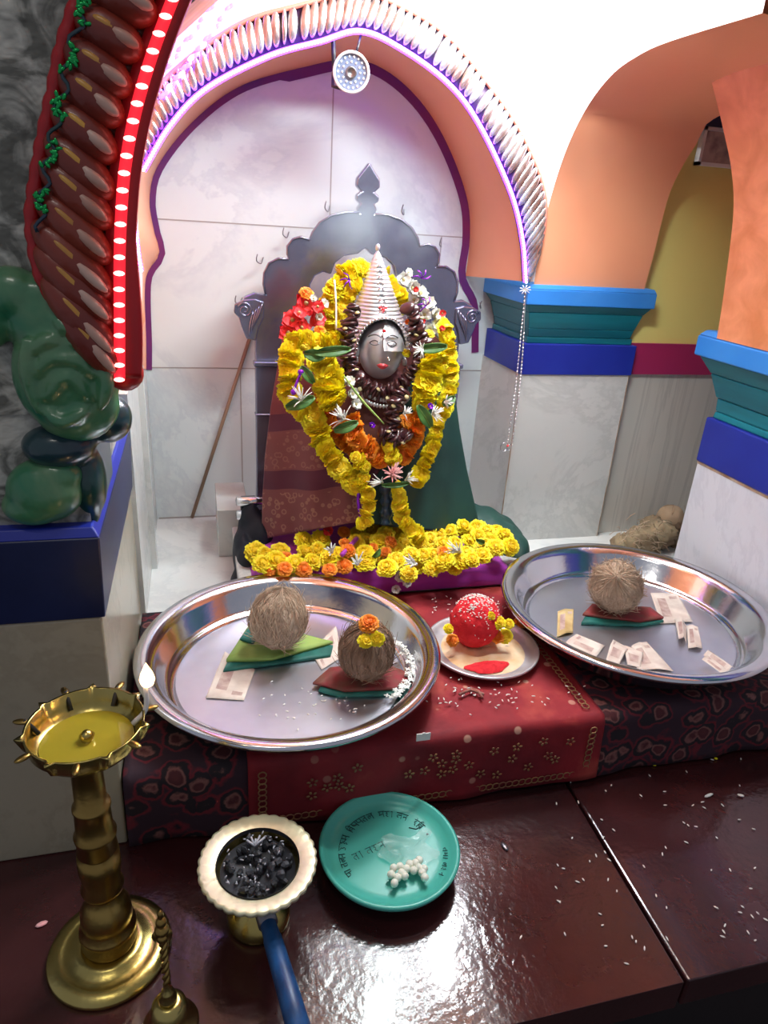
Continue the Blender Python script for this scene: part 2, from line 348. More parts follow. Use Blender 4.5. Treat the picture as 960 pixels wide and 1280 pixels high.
def tag(o, label, cat, group=None, kind=None):
    o['label'] = label; o['category'] = cat
    if group: o['group'] = group
    if kind: o['kind'] = kind
    return o
def struct(name, b, mats, parent=None, **k):
    o = mk(name, b, mats, parent, **k)
    if parent is None: o['kind'] = 'structure'
    return o
def dup(o, parent=None):
    c = o.copy(); COL.objects.link(c)
    if parent is not None: c.parent = parent
    for ch in list(o.children): dup(ch, c)
    return c
def spline(pts, n):
    """n points evenly spaced along a Catmull-Rom curve through pts"""
    P = [Vector(p) for p in pts]; P = [P[0]*2-P[1]] + P + [P[-1]*2-P[-2]]; out = []
    for i in range(1, len(P)-2):
        for k in range(24):
            t = k/24; a, b, c, d = P[i-1:i+3]
            out.append(.5*((2*b)+(c-a)*t+(2*a-5*b+4*c-d)*t*t+(3*b-a-3*c+d)*t**3))
    out.append(P[-2]); L = [0]
    for i in range(1, len(out)): L.append(L[-1]+(out[i]-out[i-1]).length)
    res = []; j = 0
    for k in range(n):
        s = L[-1]*k/(n-1)
        while j < len(L)-2 and L[j+1] < s: j += 1
        q = (s-L[j])/max(L[j+1]-L[j], 1e-9); res.append(out[j].lerp(out[j+1], min(1, q)))
    return res
def px(lst, ax, c): return [at(a, b, ax, c) for a, b in lst]
# ================================================================== SETTING
XL, XN, XM, XR = -.130, -.118, .748, 1.10      # left pillar, niche side, middle pillar, right pillar
Y0, YF, Y1, YN, YB = .45, .805, 1.26, 1.51, 1.765  # platform edge, pillar fronts, pillar backs, niche front, niche back
NZ = .10                                        # niche floor height
# platform slabs and lower floor
b = B(); b.prism([(-1.2, Y0, 0), (.566, Y0, 0), (.5785, YF, 0), (.5785, 1.3, 0), (-1.2, 1.3, 0)], (0, 0, -.05))
struct('platform_slab', b, M['platform'], smooth=False, bevel=.003)
b = B(); b.prism([(.571, Y0+.001, -.001), (1.6, Y0+.001, -.001), (1.6, 1.3, -.001), (.5835, 1.3, -.001), (.5835, YF, -.001)], (0, 0, -.05))
struct('platform_slab', b, M['platform'], smooth=False, bevel=.004)
b = B(); b.box(-1.2, 1.6, Y0+.03, 1.3, -.30, -.051); struct('platform_base', b, M['darkfloor'], smooth=False)
b = B(); b.box(-1.5, 2, -1.2, 1.9, -.34, -.30); struct('floor', b, M['darkfloor'], smooth=False)
b = B(); b.box(XL-.05, 2.0, 1.245, YB, .0, NZ); struct('floor', b, M['marble_floor'], smooth=False)
# back wall of the niche with joints
b = B(); b.box(-.4, 1.04, YB, YB+.1, 0, 1.5)
b.mi = 1
for z in (.50, .835): b.box(-.3, .80, YB-.0008, YB, z, z+.0028)
b.box(.316, .319, YB-.0008, YB, .838, 1.3); b.box(.10, .1028, YB-.0008, YB, NZ, .50); b.box(.60, .6028, YB-.0008, YB, .5, .835); b.box(XN, .75, YB-.001, YB, NZ, NZ+.004)
struct('wall_back', b, [M['marble'], M['grout']], smooth=False)
# stained patch under the camera
# niche arch: wall front, reveal, painted line
front_px = [(176, 460), (177, 400), (178, 345), (174, 300), (172, 250), (180, 205), (213, 150), (258, 105), (335, 65), (398, 47), (450, 34), (505, 60), (563, 102), (603, 157), (640, 240), (654, 300), (658, 352), (662, 400), (666, 440)]
fr = [at(x, y, 1, YN) for x, y in front_px]
xs = {0: XN-.004, 1: XN-.002, 2: XN+.010}
NPT = 90
frc = spline(fr[:17], NPT)
back_px = [(183, 462), (183, 430), (182, 350), (199, 318), (193, 290), (187, 250), (197, 208), (240, 153), (300, 108), (380, 84), (440, 74), (485, 90), (528, 130), (561, 185), (584, 250), (587, 300), (582, 345), (597, 380), (598, 440)]
bk = spline([at(x, y, 1, YB-.001) for x, y in back_px], NPT)
bkr = spline([at(x, y, 1, YB-.001) for x, y in back_px[:17]], NPT)
b = B(); b.loft(frc, bkr); struct('niche_reveal', b, M['orange'])
cx = .31
outer = []
for p in frc:
    t = (p-Vector((cx, YN, .75)));
    k = 99
    if t.x < 0: k = min(k, (-.40-cx)/t.x)
    if t.x > 0: k = min(k, (XM+.004-cx)/t.x)
    if t.z > 0: k = min(k, (1.15)/t.z)
    if t.z < -.02: k = min(k, (.50-.75)/t.z)
    outer.append(Vector((cx, YN, .75))+t*k)
b = B(); b.loft(frc, outer); struct('wall_niche_front', b, M['white'], smooth=False)
lineo = []
for i, p in enumerate(bk):
    a = bk[max(i-1, 0)]; c = bk[min(i+1, NPT-1)]; t = (c-a).normalized(); nn = Vector((t.z, 0, -t.x)); w = .020 if i > 40 else .013
    lineo.append(p+nn*w+Vector((0, -.0015, 0)))
b = B(); b.loft([p+Vector((0, -.0015, 0)) for p in bk], lineo); struct('trim_1', b, M['plum'], smooth=False)
# left side of the niche and of the sanctum
b = B(); b.box(-.5, XN-.004, Y1, YB, NZ, .56); b.mi = 1; b.box(-.5, XL-.02, Y1, YB, .56, 1.9); b.mi = 0; b.box(XN-.01, XN+.008, YN-.03, YN, NZ, .56)
struct('wall_left', b, [M['marble_pillar'], M['orange']], smooth=False)
# middle pillar
def bands(b, x0, x1, y0, y1, prof, base_mi=0):
    for (z0, o0, z1, o1, mi) in prof:
        b.mi = mi
        A = [(x0-o0, y0-o0, z0), (x1+o0, y0-o0, z0), (x1+o0, y1+o0, z0), (x0-o0, y1+o0, z0)]
        C = [(x0-o1, y0-o1, z1), (x1+o1, y0-o1, z1), (x1+o1, y1+o1, z1), (x0-o1, y1+o1, z1)]
        b.add(A+C, [(3, 2, 1, 0), (4, 5, 6, 7), (0, 1, 5, 4), (1, 2, 6, 5), (2, 3, 7, 6), (3, 0, 4, 7)])
b = B(); b.box(XM, 1.042, YN+.008, YB+.05, 0, .545); b.mi = 1; b.box(XM-.0008, XM+.0012, YN+.0072, YN+.010, NZ, .545); b.box(1.041, 1.0428, YN+.0072, YN+.010, NZ, .545)
p = struct('pillar', b, [M['marble_pillar'], M['rust']], smooth=False)
b = B()
bands(b, XM, 1.042, YN+.008, YB-.02, [(.545, .004, .618, .004, 0), (.618, -.006, .632, -.006, 1), (.632, -.010, .652, -.006, 1), (.652, -.006, .690, .004, 1), (.690, .004, .708, .016, 1), (.708, .020, .742, .020, 2), (.742, .020, .752, .014, 2)])
struct('painted_band', b, [M['navy'], M['teal'], M['sky']], p, smooth=False, bevel=.002)
# side arch from the middle pillar to the right pillar
La = spline([at(x, y, 0, XM-.004) for x, y in [(667, 357), (680, 280), (703, 200), (730, 140), (763, 95), (800, 68), (842, 50)]] + [Vector((XM-.004, .95, 1.15))], 40)
Ra = spline([at(x, y, 0, 1.035) for x, y in [(805, 362), (818, 315), (835, 248), (852, 210), (872, 178), (890, 150)]] + [Vector((1.035, 1.22, 1.12)), Vector((1.035, .95, 1.12))], 40)
b = B(); b.loft(La, Ra); struct('side_arch_reveal', b, M['orange'])
b = B(); b.loft(La, [Vector((XM-.004, p.y, 1.9)) for p in La]); struct('wall_right', b, M['white'], smooth=False)
b = B(); b.loft(Ra, [Vector((1.035, p.y, 1.9)) for p in Ra]); struct('wall_aisle_side', b, M['orange'], smooth=False)
# aisle wall
b = B(); b.box(1.042, 2, YN+.028, YN+.1, 0, .545); b.mi = 1; b.box(1.04, 2, YN+.020, YN+.1, .545, .622); b.mi = 2; b.box(1.04, 2, YN+.028, YN+.1, .622, 1.9)
struct('wall_aisle', b, [M['marble_stripe'], M['magenta'], M['yellow']], smooth=False)
# front pillars and front arch
b = B(); b.box(-1.2, XL, YF, Y1, 0, .388); struct('pillar', b, [M['marble_warm']], smooth=False, bevel=.004)
p = bpy.data.objects['pillar.001']
b = B(); bands(b, -1.2, XL-.002, YF+.004, Y1-.01, [(.388, .006, .50, .010, 0), (.50, .010, .512, .002, 1)])
struct('painted_band', b, [M['navydark'], M['navy']], p, smooth=False, bevel=.002)
b = B(); b.box(XR, 1.8, .5, Y1+.015, 0, .400); b.mi = 1; b.box(XR-.001, 1.3, .5, Y1+.016, .396, .402)
p = struct('pillar', b, [M['marble_lilac'], M['rust']], smooth=False)
b = B(); bands(b, XR, 1.8, .5, Y1+.015, [(.402, .004, .505, .004, 0), (.505, -.004, .52, -.006, 1), (.52, -.006, .55, -.004, 1), (.55, -.002, .60, .014, 1), (.60, .014, .635, .036, 1), (.635, .044, .678, .044, 2), (.678, .044, .690, .034, 2)])
struct('painted_band', b, [M['navy'], M['teal'], M['sky']], p, smooth=False, bevel=.004)
Fi = px([(892, 422), (900, 370), (912, 270), (910, 215), (900, 165), (885, 105), (866, 50), (838, -5)], 1, Y1+.01) + [Vector((.62, Y1, 1.37)), Vector((.47, Y1, 1.43)), Vector((.32, Y1, 1.37))]
Lf = px([(150, 485), (160, 440), (162, 380), (158, 300), (165, 200), (180, 130), (205, 60), (225, 5)], 1, .80)
Fi = [Vector((p.x, Y1, p.z)) for p in Fi] + [Vector((p.x+.004-.075*min(1, max(0, (p.z-.66)/.25)), Y1, p.z)) for p in reversed(Lf[:])]
Fi.append(Vector((XL+.004, Y1, .645)))
Fc = spline(Fi, 110)
F2 = [Vector((p.x + (0 if p.x > .3 else .075*min(1, max(0, (p.z-.66)/.25))*min(1, (.3-p.x)/.2)), (.55 if p.x > .47 else .82), p.z)) for p in Fc]
b = B(); b.loft(Fc, F2); struct('front_arch_reveal', b, M['rustorange'])
out2 = []
for p in Fc:
    if p.x > .47: out2.append(Vector((p.x+max(.0, 1.8-p.x)*1.0, Y1, p.z + (1.9-p.z)*min(1, max(0, (p.z-.9)/.3)))))
    else: out2.append(Vector((p.x-max(0., p.x+1.2), Y1, p.z + (1.9-p.z)*min(1, max(0, (p.z-.9)/.3)))))
b = B(); b.loft(Fc, out2); struct('wall_front_inner', b, M['orange'], smooth=False)
Ff = [p for p in F2 if p.x <= .47]
b = B(); b.loft([Vector((p.x, .82, p.z)) for p in Ff], [Vector((-1.2, .82, p.z+(1.9-p.z)*min(1, max(0, (p.z-.9)/.3)))) for p in Ff]); struct('wall_front_left', b, M['silvergrey'], smooth=False)
b = B(); b.box(-1.2, -.133, .822, 1.2, .51, .72); struct('wall_front_left', b, M['silvergrey'], smooth=False)
b = B(); b.box(-1.2, 2, .5, YB+.1, 1.9, 1.95); struct('ceiling', b, M['white'], smooth=False)
# ================================================================== ARCH MOULDINGS AND LIGHTS
nl = spline([at(x, y, 1, YN-.012) for x, y in [(180, 213), (213, 158), (258, 112), (335, 72), (398, 54), (450, 41), (505, 66), (560, 108), (598, 160), (636, 242), (650, 300), (654, 352)]], 150)
no = spline([at(x, y, 1, YN-.012) for x, y in [(170, 192), (192, 122), (226, 82), (300, 30), (370, 8), (450, -8), (512, 14), (562, 48), (612, 108), (652, 168), (680, 240), (677, 300), (660, 350)]], 150)
t = thing('arch_moulding', 'fluted silver and mauve rope moulding around the niche arch', 'moulding', (.31, YN, 1.15))
b = B(); NL = 74; b2 = B()
for k in range(NL):
    f = k/(NL-1)*149; i = int(f)
    side = max(0, (k/NL-.5)*2)
    sh = int(9*side)
    a = nl[min(149, i+sh)]; c = no[max(0, min(149, i-int(2*side)))]
    a = a.lerp(c, .16); d = c-a; L = d.length; mid = (a+c)/2+Vector((0, -.004, 0))
    q = d.to_track_quat('Z', 'Y').to_matrix()
    b.ell(mid, (.0058, .010, L*.52), q, 8, 8)
mk('flutes', b, M['pearl'], t)
b = B(); b.loft([p+Vector((0, .006, 0)) for p in nl], [p+Vector((0, .006, 0)) for p in no]); mk('backing_strip', b, M['mauve'], t, solid=.006)
b = B(); b.tube([p+Vector((0, -.002, 0)) for p in no], .0045, 6); mk('edge_line', b, M['salmon'], t)
# violet LED rope
t = thing('violet_light_rope', 'glowing violet white light rope along the inner edge of the niche arch', 'light string', (.31, YN-.02, 1.18))
b = B(); b.tube([p+Vector((0, -.012, 0)) for p in nl], .0052, 8); mk('tube', b, M['violet_led'], t)
b = B()
for p in spline(nl, 190): b.ell(p+Vector((0, -.0165, 0)), (.0028, .003, .0028), None, 6, 4)
o = mk('diode', b, M['white_led'], t); o['kind'] = 'stuff'
# short piece low on the left
t = thing('violet_light_rope', 'short glowing violet light rope low on the left foot of the niche arch', 'light string', (-.09, YN-.02, .75))
pp = spline([at(x, y, 1, YN-.02) for x, y in [(170, 288), (172, 305), (174, 322), (177, 338)]], 12)
b = B(); b.tube(pp, .0035, 8); mk('tube', b, M['violet_led'], t)
for p in pp: bb = B(); bb.ell(p+Vector((0, -.004, 0)), (.003,)*3, None, 6, 4); mk('diode', bb, M['white_led'], t)
# curtain of small violet lamps upper left
t = thing('violet_light_net', 'net of small violet fairy lamps at the upper left of the niche wall', 'light string', (.0, YN-.03, 1.1))
b = B(); bl = B(); n = 0
A = spline([at(x, y, 1, YN-.03) for x, y in [(300, -20), (262, 35), (230, 78), (196, 122)]], 24)
for i, p in enumerate(A):
    w = 4 if i < 18 else 3
    for k in range(w):
        q = p + Vector((-.020*k+.010, 0, .011*k+(.004 if i % 2 else 0))) ; n += 1
        bb = B(); bb.ell(q, (.0036, .003, .0085), Matrix.Rotation(.9, 3, 'Y'), 6, 5); mk('fairy_lamp', bb, M['blue_led'] if (k+i) % 3 else M['white_led'], t)
    if i: b.tube([A[i-1]+Vector((.01, .003, 0)), p+Vector((.01, .003, 0))], .0012, 4); b.tube([A[i-1]+Vector((-.05, .003, .033)), p+Vector((-.05, .003, .033))], .0012, 4)
mk('wire', b, M['blue_led'], t)
# front arch: twisted rope moulding, red led strip
ro = spline(px([(118, -60), (104, 0), (85, 60), (75, 110), (62, 170), (51, 230), (46, 275), (52, 325), (66, 365), (95, 400)], 1, .79), 60)
ri = spline(px([(232, -60), (203, 0), (176, 70), (155, 140), (143, 200), (139, 260), (136, 320), (138, 370), (140, 420), (146, 465)], 1, .79), 60)
t = thing('arch_rope_moulding', 'maroon and gold twisted rope moulding of the near left arch', 'moulding', (-.1, .8, .85))
NT = 13; b = B(); bg = B(); bb_ = B()
for k in range(NT):
    i = int(k/(NT-1)*56)
    a = ro[i]; c = ri[min(59, i+5)]
    d = c-a; q = d.to_track_quat('Z', 'Y').to_matrix(); mid = (a+c)/2; w = .0215
    lobe = B(); lobe.ell(mid+Vector((0, 0, 0)), (w, .020, d.length*.56), q, 12, 12); mk('rope_strand', lobe, M['brown'], t)
    bb_.ell(mid+d*.25+Vector((0, -.0160, .003)), (w*.33, .006, d.length*.24), q, 8, 8)
    bg.ell(mid-d*.03+Vector((0, -.0165, .004)), (w*.20, .005, d.length*.22), q, 8, 8)
mk('paint_streak', bb_, M['beige'], t, label='beige streaks')
mk('paint_streak', bg, M['goldstreak'], t, label='gold streaks')
b = B(); b.loft([p+Vector((-.004, .012, 0)) for p in ro], [p+Vector((.022, .012, 0)) for p in ri]); mk('backing_strip', b, M['brown'], t, solid=.01)
b = B(); b.tube([p+Vector((-.005, .004, 0)) for p in ro], lambda u: .006+.0022*abs(math.sin(u*PI*17)), 8); mk('edge_bead', b, M['red'], t)
b = B()
redb = spline(px([(243, -60), (214, 10), (190, 75), (170, 145), (158, 210), (153, 270), (151, 330), (151, 400), (151, 470)], 1, .795), 70)
b.loft([p+Vector((-.014, 0, 0)) for p in redb], [p+Vector((.014 + (.008*math.sin(max(0, (i-45)/24)*PI*.6)), 0, 0)) for i, p in enumerate(redb)])
mk('flat_border', b, M['red'], t, solid=.02, offs=0)
b = B(); b.ell(at(156, 466, 1, .80), (.020, .014, .020)); mk('border_foot', b, M['red'], t)
t = thing('red_led_strip', 'lit red led strip running down the edge of the near left arch', 'light string', (-.06, .78, .85))
rl = spline([p+Vector((.0, -.014, 0)) for p in redb], 70)
b = B(); b.loft([p+Vector((-.0055, 0, 0)) for p in rl], [p+Vector((.0055, 0, 0)) for p in rl]); mk('strip', b, M['red_led'], t, solid=.003, offs=0)
for p in spline(rl, 27):
    d = B(); d.ell(p+Vector((0, -.004, 0)), (.0056, .002, .0026), None, 8, 5); mk('led', d, M['red_led_dot'], t)
# green wire with foil along the outer edge
t = thing('green_foil_wire', 'dark green tinsel wire along the outer edge of the near left arch', 'tinsel', (-.13, .77, .9))
gw = spline([p+Vector((.006+.005*math.sin(i*1.3), -.016, 0)) for i, p in enumerate(ro[:44])], 60)
b = B(); b.tube(gw, .0018, 5); mk('wire', b, M['darkgreen'], t)
M['greenfoil'] = mat('green_foil', (.01, .35, .08), rough=.25, metal=.6)
b = B()
for i, p in enumerate(gw):
    if (i//5) % 2 == 0:
        for _ in range(3): b.ell(p+Vector((R.uniform(-.004, .004), -.002, R.uniform(-.003, .003))), (.0022, .001, .0034), Matrix.Rotation(R.uniform(0, 3), 3, 'Y'), 5, 3)
mk('foil_tuft', b, M['greenfoil'], t)
# green capital ornament
def P9(x, y, Y=.80): return at(x, y, 1, Y)
t = thing('pillar_capital', 'glossy green painted leaf capital below the near left arch', 'ornament', P9(60, 655))
b = B()
s = .00093
for (x, y, rx, rz, ry, a) in [(84, 465, 60, 74, .034, .12), (70, 400, 52, 46, .030, -.2), (95, 505, 50, 46, .03, 0), (20, 368, 34, 30, .026, .5), (55, 372, 34, 26, .024, 0), (-12, 385, 22, 44, .022, 0)]:
    b.ell(P9(x, y, .815), (rx*s, ry, rz*s), Matrix.Rotation(a, 3, 'Y'), 20, 14)
# raised leaf ridges
def ridge(pts, w): b.tube(spline([P9(x, y, .783) for x, y in pts], 14), lambda u: w*s*math.sin(PI*(.12+.76*u)), 8)
for L in ([(40, 440), (60, 425), (80, 430)], [(85, 430), (100, 428), (118, 445)], [(45, 470), (60, 450), (80, 448), (100, 452), (116, 470)], [(60, 500), (72, 478), (84, 470), (98, 480), (108, 500)], [(55, 515), (80, 528), (110, 512)], [(30, 420), (34, 470), (50, 520)], [(66, 395), (84, 410), (100, 398)], [(126, 440), (134, 480), (126, 515)]):
    ridge(L, 9)
mk('leaf_boss', b, M['greencap'], t, remesh=.0035)
b = B()
for (x, y, rx, rz, ry) in [(57, 612, 46, 42, .034), (45, 630, 40, 26, .03), (70, 592, 34, 24, .028)]:
    b.ell(P9(x, y, .822), (rx*s, ry, rz*s), None, 18, 12)
mk('bulb', b, M['greencap'], t, remesh=.0035)
b = B(); b.ell(P9(74, 556, .825), (44*s, .034, 28*s)); b.ell(P9(135, 522, .84), (30*s, .03, 32*s)); b.box(-.155, XL+.006, .825, 1.0, .505, .66); b.ell(P9(112, 600, .84), (22*s, .03, 50*s))
mk('neck', b, M['darkgreen'], t, remesh=.004)
# cctv camera at the niche apex
cpos = at(439, 90, 1, 1.47); ax = (Vector((.02, 0, .80))-cpos).normalized()
t = thing('cctv_camera', 'white round security camera with a ring of lamps at the niche apex', 'camera', cpos)
b = B(); b.lathe([(0, -.055), (.026, -.055), (.030, -.05), (.031, .004), (.034, .006), (.034, .014), (.030, .016), (.029, .010)], cpos, 32, axis=ax); mk('housing', b, M['plastic_white'], t)
b = B(); b.lathe([(.0295, .0095), (0, .0098)], cpos, 32, axis=ax); mk('front_glass', b, mat('grey_camera_glass', (.22, .27, .42), rough=.15), t)
b = B(); b.lathe([(.010, .010), (.010, .014), (.007, .015), (.006, .012), (0, .012)], cpos, 20, axis=ax); mk('lens', b, M['silverdark'], t)
qx = ax.to_track_quat('Z', 'Y')
M['irled'] = mat('infrared_diode', (.85, .88, .95), rough=.2)
for (rad, n) in ((.0245, 18), (.0165, 12)):
    for k in range(n):
        a = 2*PI*k/n; d = B(); d.ell(cpos+qx@Vector((rad*math.cos(a), rad*math.sin(a), .0105)), (.0022,)*3, None, 6, 4); mk('diode', d, M['irled'], t)
b = B(); top = cpos-ax*.035
b.tube([top, top+Vector((-.032, .0, -.006)), top+Vector((-.036, .0, .05)), top+Vector((-.01, .045, .066))], .0045, 8); b.tube([top+Vector((-.034, 0, -.006)), top+Vector((-.036, -.01, -.03)), top+Vector((-.02, -.02, -.034))], .003, 6)
mk('bracket', b, M['black'], t)
b = B(); b.tube(spline([top, at(447, 60, 1, 1.48), at(452, 40, 1, 1.50)], 8), .0022, 6); mk('cable', b, M['black'], t)
# tube lamps (fittings) that light the sanctum
def tube_lamp(x0, x1, y, z, label):
    t = thing('tube_light', label, 'light', ((x0+x1)/2, y, z))
    b = B(); b.box(x0, x1, y+.012, y+.034, z, z+.03); mk('fitting', b, M['plastic_white'], t, smooth=False)
    b = B(); b.tube([(x0+.01, y, z+.014), (x1-.01, y, z+.014)], .011, 12); mk('tube', b, M['tubeglass'], t)
tube_lamp(.46, .70, YN-.16, 1.34, 'white fluorescent tube light above the right of the niche')
# picture in the aisle
t = thing('framed_picture', 'pale framed picture hanging high on the yellow aisle wall', 'picture', (1.17, 1.53, 1.02))
b = B(); x0, x1, z0, z1 = 1.112, 1.26, 1.023, 1.10
b.box(x0, x1, 1.520, 1.536, z0, z0+.007); b.box(x0, x1, 1.520, 1.536, z1-.007, z1); b.box(x0, x0+.007, 1.520, 1.536, z0, z1); b.box(x1-.007, x1, 1.520, 1.536, z0, z1); mk('frame', b, M['plastic_white'], t, smooth=False)
b = B(); b.box(x0+.007, x1-.007, 1.527, 1.536, z0+.007, z1-.007); mk('print', b, mat('faded_print', (.5, .42, .42), (.20, .14, .16), 18, rough=.4, lo=.45, hi=.6), t, smooth=False)
b = B(); b.box(1.06, 1.5, 1.515, 1.538, 1.10, 1.125); o = mk('wall_rail', b, M['navydark'], smooth=False); tag(o, 'dark blue rail above the picture on the aisle wall', 'rail')
# ================================================================== TABLE AND CLOTHS
TZ = .128
t = thing('offering_table', 'low metal legged offering table under the red cloth and floral rug', 'table', (.46, 1.02, 0))
b = B(); b.box(XL+.006, XR-.012, .812, 1.242, .095, .120); mk('tabletop', b, M['wood'], t, smooth=False)
for x in (XL+.012, .48, XR-.045):
    for y in (.815, 1.20):
        d = B(); d.box(x, x+.03, y, y+.03, .0, .095); mk('leg', d, M['silverdark'], t, smooth=False, bevel=.002)
def drape(x0, x1, y0, y1, z, drop, amp, seed, nx=80, thick=.004, gap=.006, left_drop=0):
    """sheet lying on a table top whose front edge falls down with soft folds"""
    L = (y1-y0)+drop; ny = 46
    def fn(u, v):
        x = x0+(x1-x0)*u; s = v*L
        wv = amp*(math.sin(x*31+seed)+.6*math.sin(x*57+seed*2))
        if s < y1-y0:
            return (x, y1-s, z+.0012*math.sin(x*23+s*19+seed)*(1 if s > .01 else 0))
        k = s-(y1-y0); e = min(1, k/drop)
        r = .010; 
        if k < r*PI/2:
            a = k/r; return (x, y0-r*math.sin(a)-wv*e*.3, z-r*(1-math.cos(a)))
        return (x, y0-r-gap*e-wv*e, z-r-(k-r*PI/2))
    b = B(); b.grid(fn, nx, ny); return b
b = drape(XL+.003, XR-.004, .812, 1.242, TZ-.003, .125, .003, 1.0, 120)
o = mk('floral_rug', b, M['rug'], solid=.003, offs=-1); tag(o, 'dark floral patterned rug spread over the offering table and hanging down its front', 'rug')
b = B(); b.grid(lambda u, v: (XL-.0015-.002*math.sin(v*9), .808+.03*0+u*.05, TZ-.006-v*.065), 6, 6); 
o = mk('rug_corner', b, M['redcloth'], None, solid=.003); tag(o, 'red floral cloth strip hanging at the left end of the offering table', 'cloth')
RX0, RX1 = .045, .632
b = drape(RX0, RX1, .806, 1.242, TZ+.003, .128, .0025, 2.2, 100, gap=.010)
t = thing('red_tablecloth', 'bright red printed cloth spread across the middle of the offering table', 'tablecloth', (.34, 1.0, TZ))
mk('cloth', b, M['redcloth'], t, solid=.003, offs=1)
b = B()
def chain(p0, p1, n, w=.006):
    p0, p1 = Vector(p0), Vector(p1); d = (p1-p0)
    nrm = Vector((0, -1, 0)) if abs(d.z) > .01 or abs(p0.z) < TZ-.01 else Vector((0, 0, 1))
    sd = d.normalized().cross(nrm)
    for k in range(n):
        c = p0+d*((k+.5)/n); r = d.length/n*.55
        b.tube([c+d.normalized()*(r*math.cos(a*PI/5))+sd*(w*math.sin(a*PI/5)) for a in range(10)], .0011, 4, True)
yf = .786
chain((RX0+.02, yf, .118), (RX0+.02, yf, .03), 8); chain((RX0+.02, yf, .022), (RX1-.03, yf, .022), 46); chain((RX1-.025, yf, .025), (RX1-.025, yf, .118), 8)
chain((RX1-.025, .815, TZ+.0065), (RX1-.025, 1.10, TZ+.0065), 24)
mk('chain_border', b, M['goldthread'], t, label='gold chain stitch border')
b = B()
for k in range(26):
    c = Vector((R.uniform(RX0+.06, RX1-.06), yf-.0005, R.uniform(.045, .105)))
    for q in range(5):
        a = q*2*PI/5+k; b.ell(c+Vector((.006*math.cos(a), 0, .006*math.sin(a))), (.0034, .0008, .0022), Matrix.Rotation(-a, 3, 'Y'), 6, 4)
o = mk('flower_motif', b, M['goldthread'], t, label='faded flower motifs'); o['kind'] = 'stuff'
b = B(); c = at(529, 921, 1, .781); b.box(c.x-.011, c.x+.011, c.y-.0015, c.y, c.z-.006, c.z+.007); b.box(c.x-.002, c.x+.002, c.y-.0022, c.y-.001, c.z+.002, c.z+.009)
o = mk('paper_tag', b, M['paperw'], smooth=False); tag(o, 'small white paper tag on the front of the red cloth below the left tray', 'tag')
# ================================================================== TRAYS
def tray(name, label, c, r, h, tilt=(0, 0)):
    t = thing(name, label, 'tray', c)
    rot = Matrix.Rotation(tilt[0], 3, 'X') @ Matrix.Rotation(tilt[1], 3, 'Y')
    rb = r*.80
    def T(b):
        b.v = [tuple(rot@(Vector(v))+Vector(c)) for v in b.v]; return b
    b = B(); b.lathe([(.0004, .0035), (rb*.33, .0035), (rb*.66, .0035), (rb-.006, .0035), (rb-.006, .0005), (.0004, .0005)], n=96, cap=True); mk('base', T(b), M['traybase'], t, smooth=False)
    b = B(); b.lathe([(rb-.007, .0036), (rb+.004, .006), (rb+.012, .012), (r-.028, h-.012), (r-.018, h-.003), (r-.012, h), (r, h+.001), (r+.004, h-.002), (r+.003, h-.006), (r-.002, h-.006)], n=128); mk('wall', T(b), M['steeltray'], t, solid=.0012, offs=-1)
    return t
CL = Vector((.133, .992, TZ+.008)); CR = Vector((.820, 1.028, TZ+.012))
RL, RR = .249, .258
tray('steel_tray', 'large round steel tray with two coconuts at the left of the table', CL, RL, .060)
tray('steel_tray', 'large round steel tray with one coconut and banknotes at the right of the table', CR, RR, .060)
TL, TR = CL.z+.0045, CR.z+.0045
# ---- coconuts
def coconut(label, c, r, rot, mats, nf=260, taper=.16, seed=1, ln=.05, elong=1.25, loc_group=None):
    """fibrous husked coconut: pointed egg with a tuft, stands at point c (its centre)"""
    rr0 = random.Random(seed); c = Vector(c)
    t = thing('coconut', label, 'coconut', c)
    q = rot
    def shape(p):
        k = 1+.06*max(0, p.z)**3 - taper*max(0, -p.z)**1.5
        return k*(1+.05*noise.noise(p*2.3+Vector((seed, 0, 0)))+.025*noise.noise(p*9+Vector((seed, 3, 0))))
    b = B(); b.ell(c, (r, r, r*elong), q, 40, 28, shape); mk('husk', b, mats[0], t)
    b = B()
    for k in range(nf):
        z = rr0.uniform(-.95, 1); a = rr0.uniform(0, 2*PI); s = math.sqrt(max(0, 1-z*z)); pts = []
        dz = rr0.uniform(.25, .8); da = rr0.uniform(-.5, .5); lift = rr0.uniform(.0, .10) if rr0.random() < .75 else rr0.uniform(.1, .35)
        for j in range(6):
            u = j/5; zz = max(-1, min(1, z+dz*(u-.3))); ss = math.sqrt(max(0, 1-zz*zz)); aa = a+da*u
            p = Vector((ss*math.cos(aa), ss*math.sin(aa), zz)); k_ = shape(p)*(1.015+lift*u*u)
            pts.append(c+q@Vector((p.x*r*k_, p.y*r*k_, p.z*r*elong*k_)))
        b.tube(pts, lambda u: .0009*(1-.6*u), 3)
    o = mk('fibres', b, mats[1], t); o['kind'] = 'stuff'
    return t
def RM(ax, ay, az=0): return Matrix.Rotation(az, 3, 'Z') @ Matrix.Rotation(ay, 3, 'Y') @ Matrix.Rotation(ax, 3, 'X')
# left tray contents
c1 = at(346, 772, 1, 1.06)
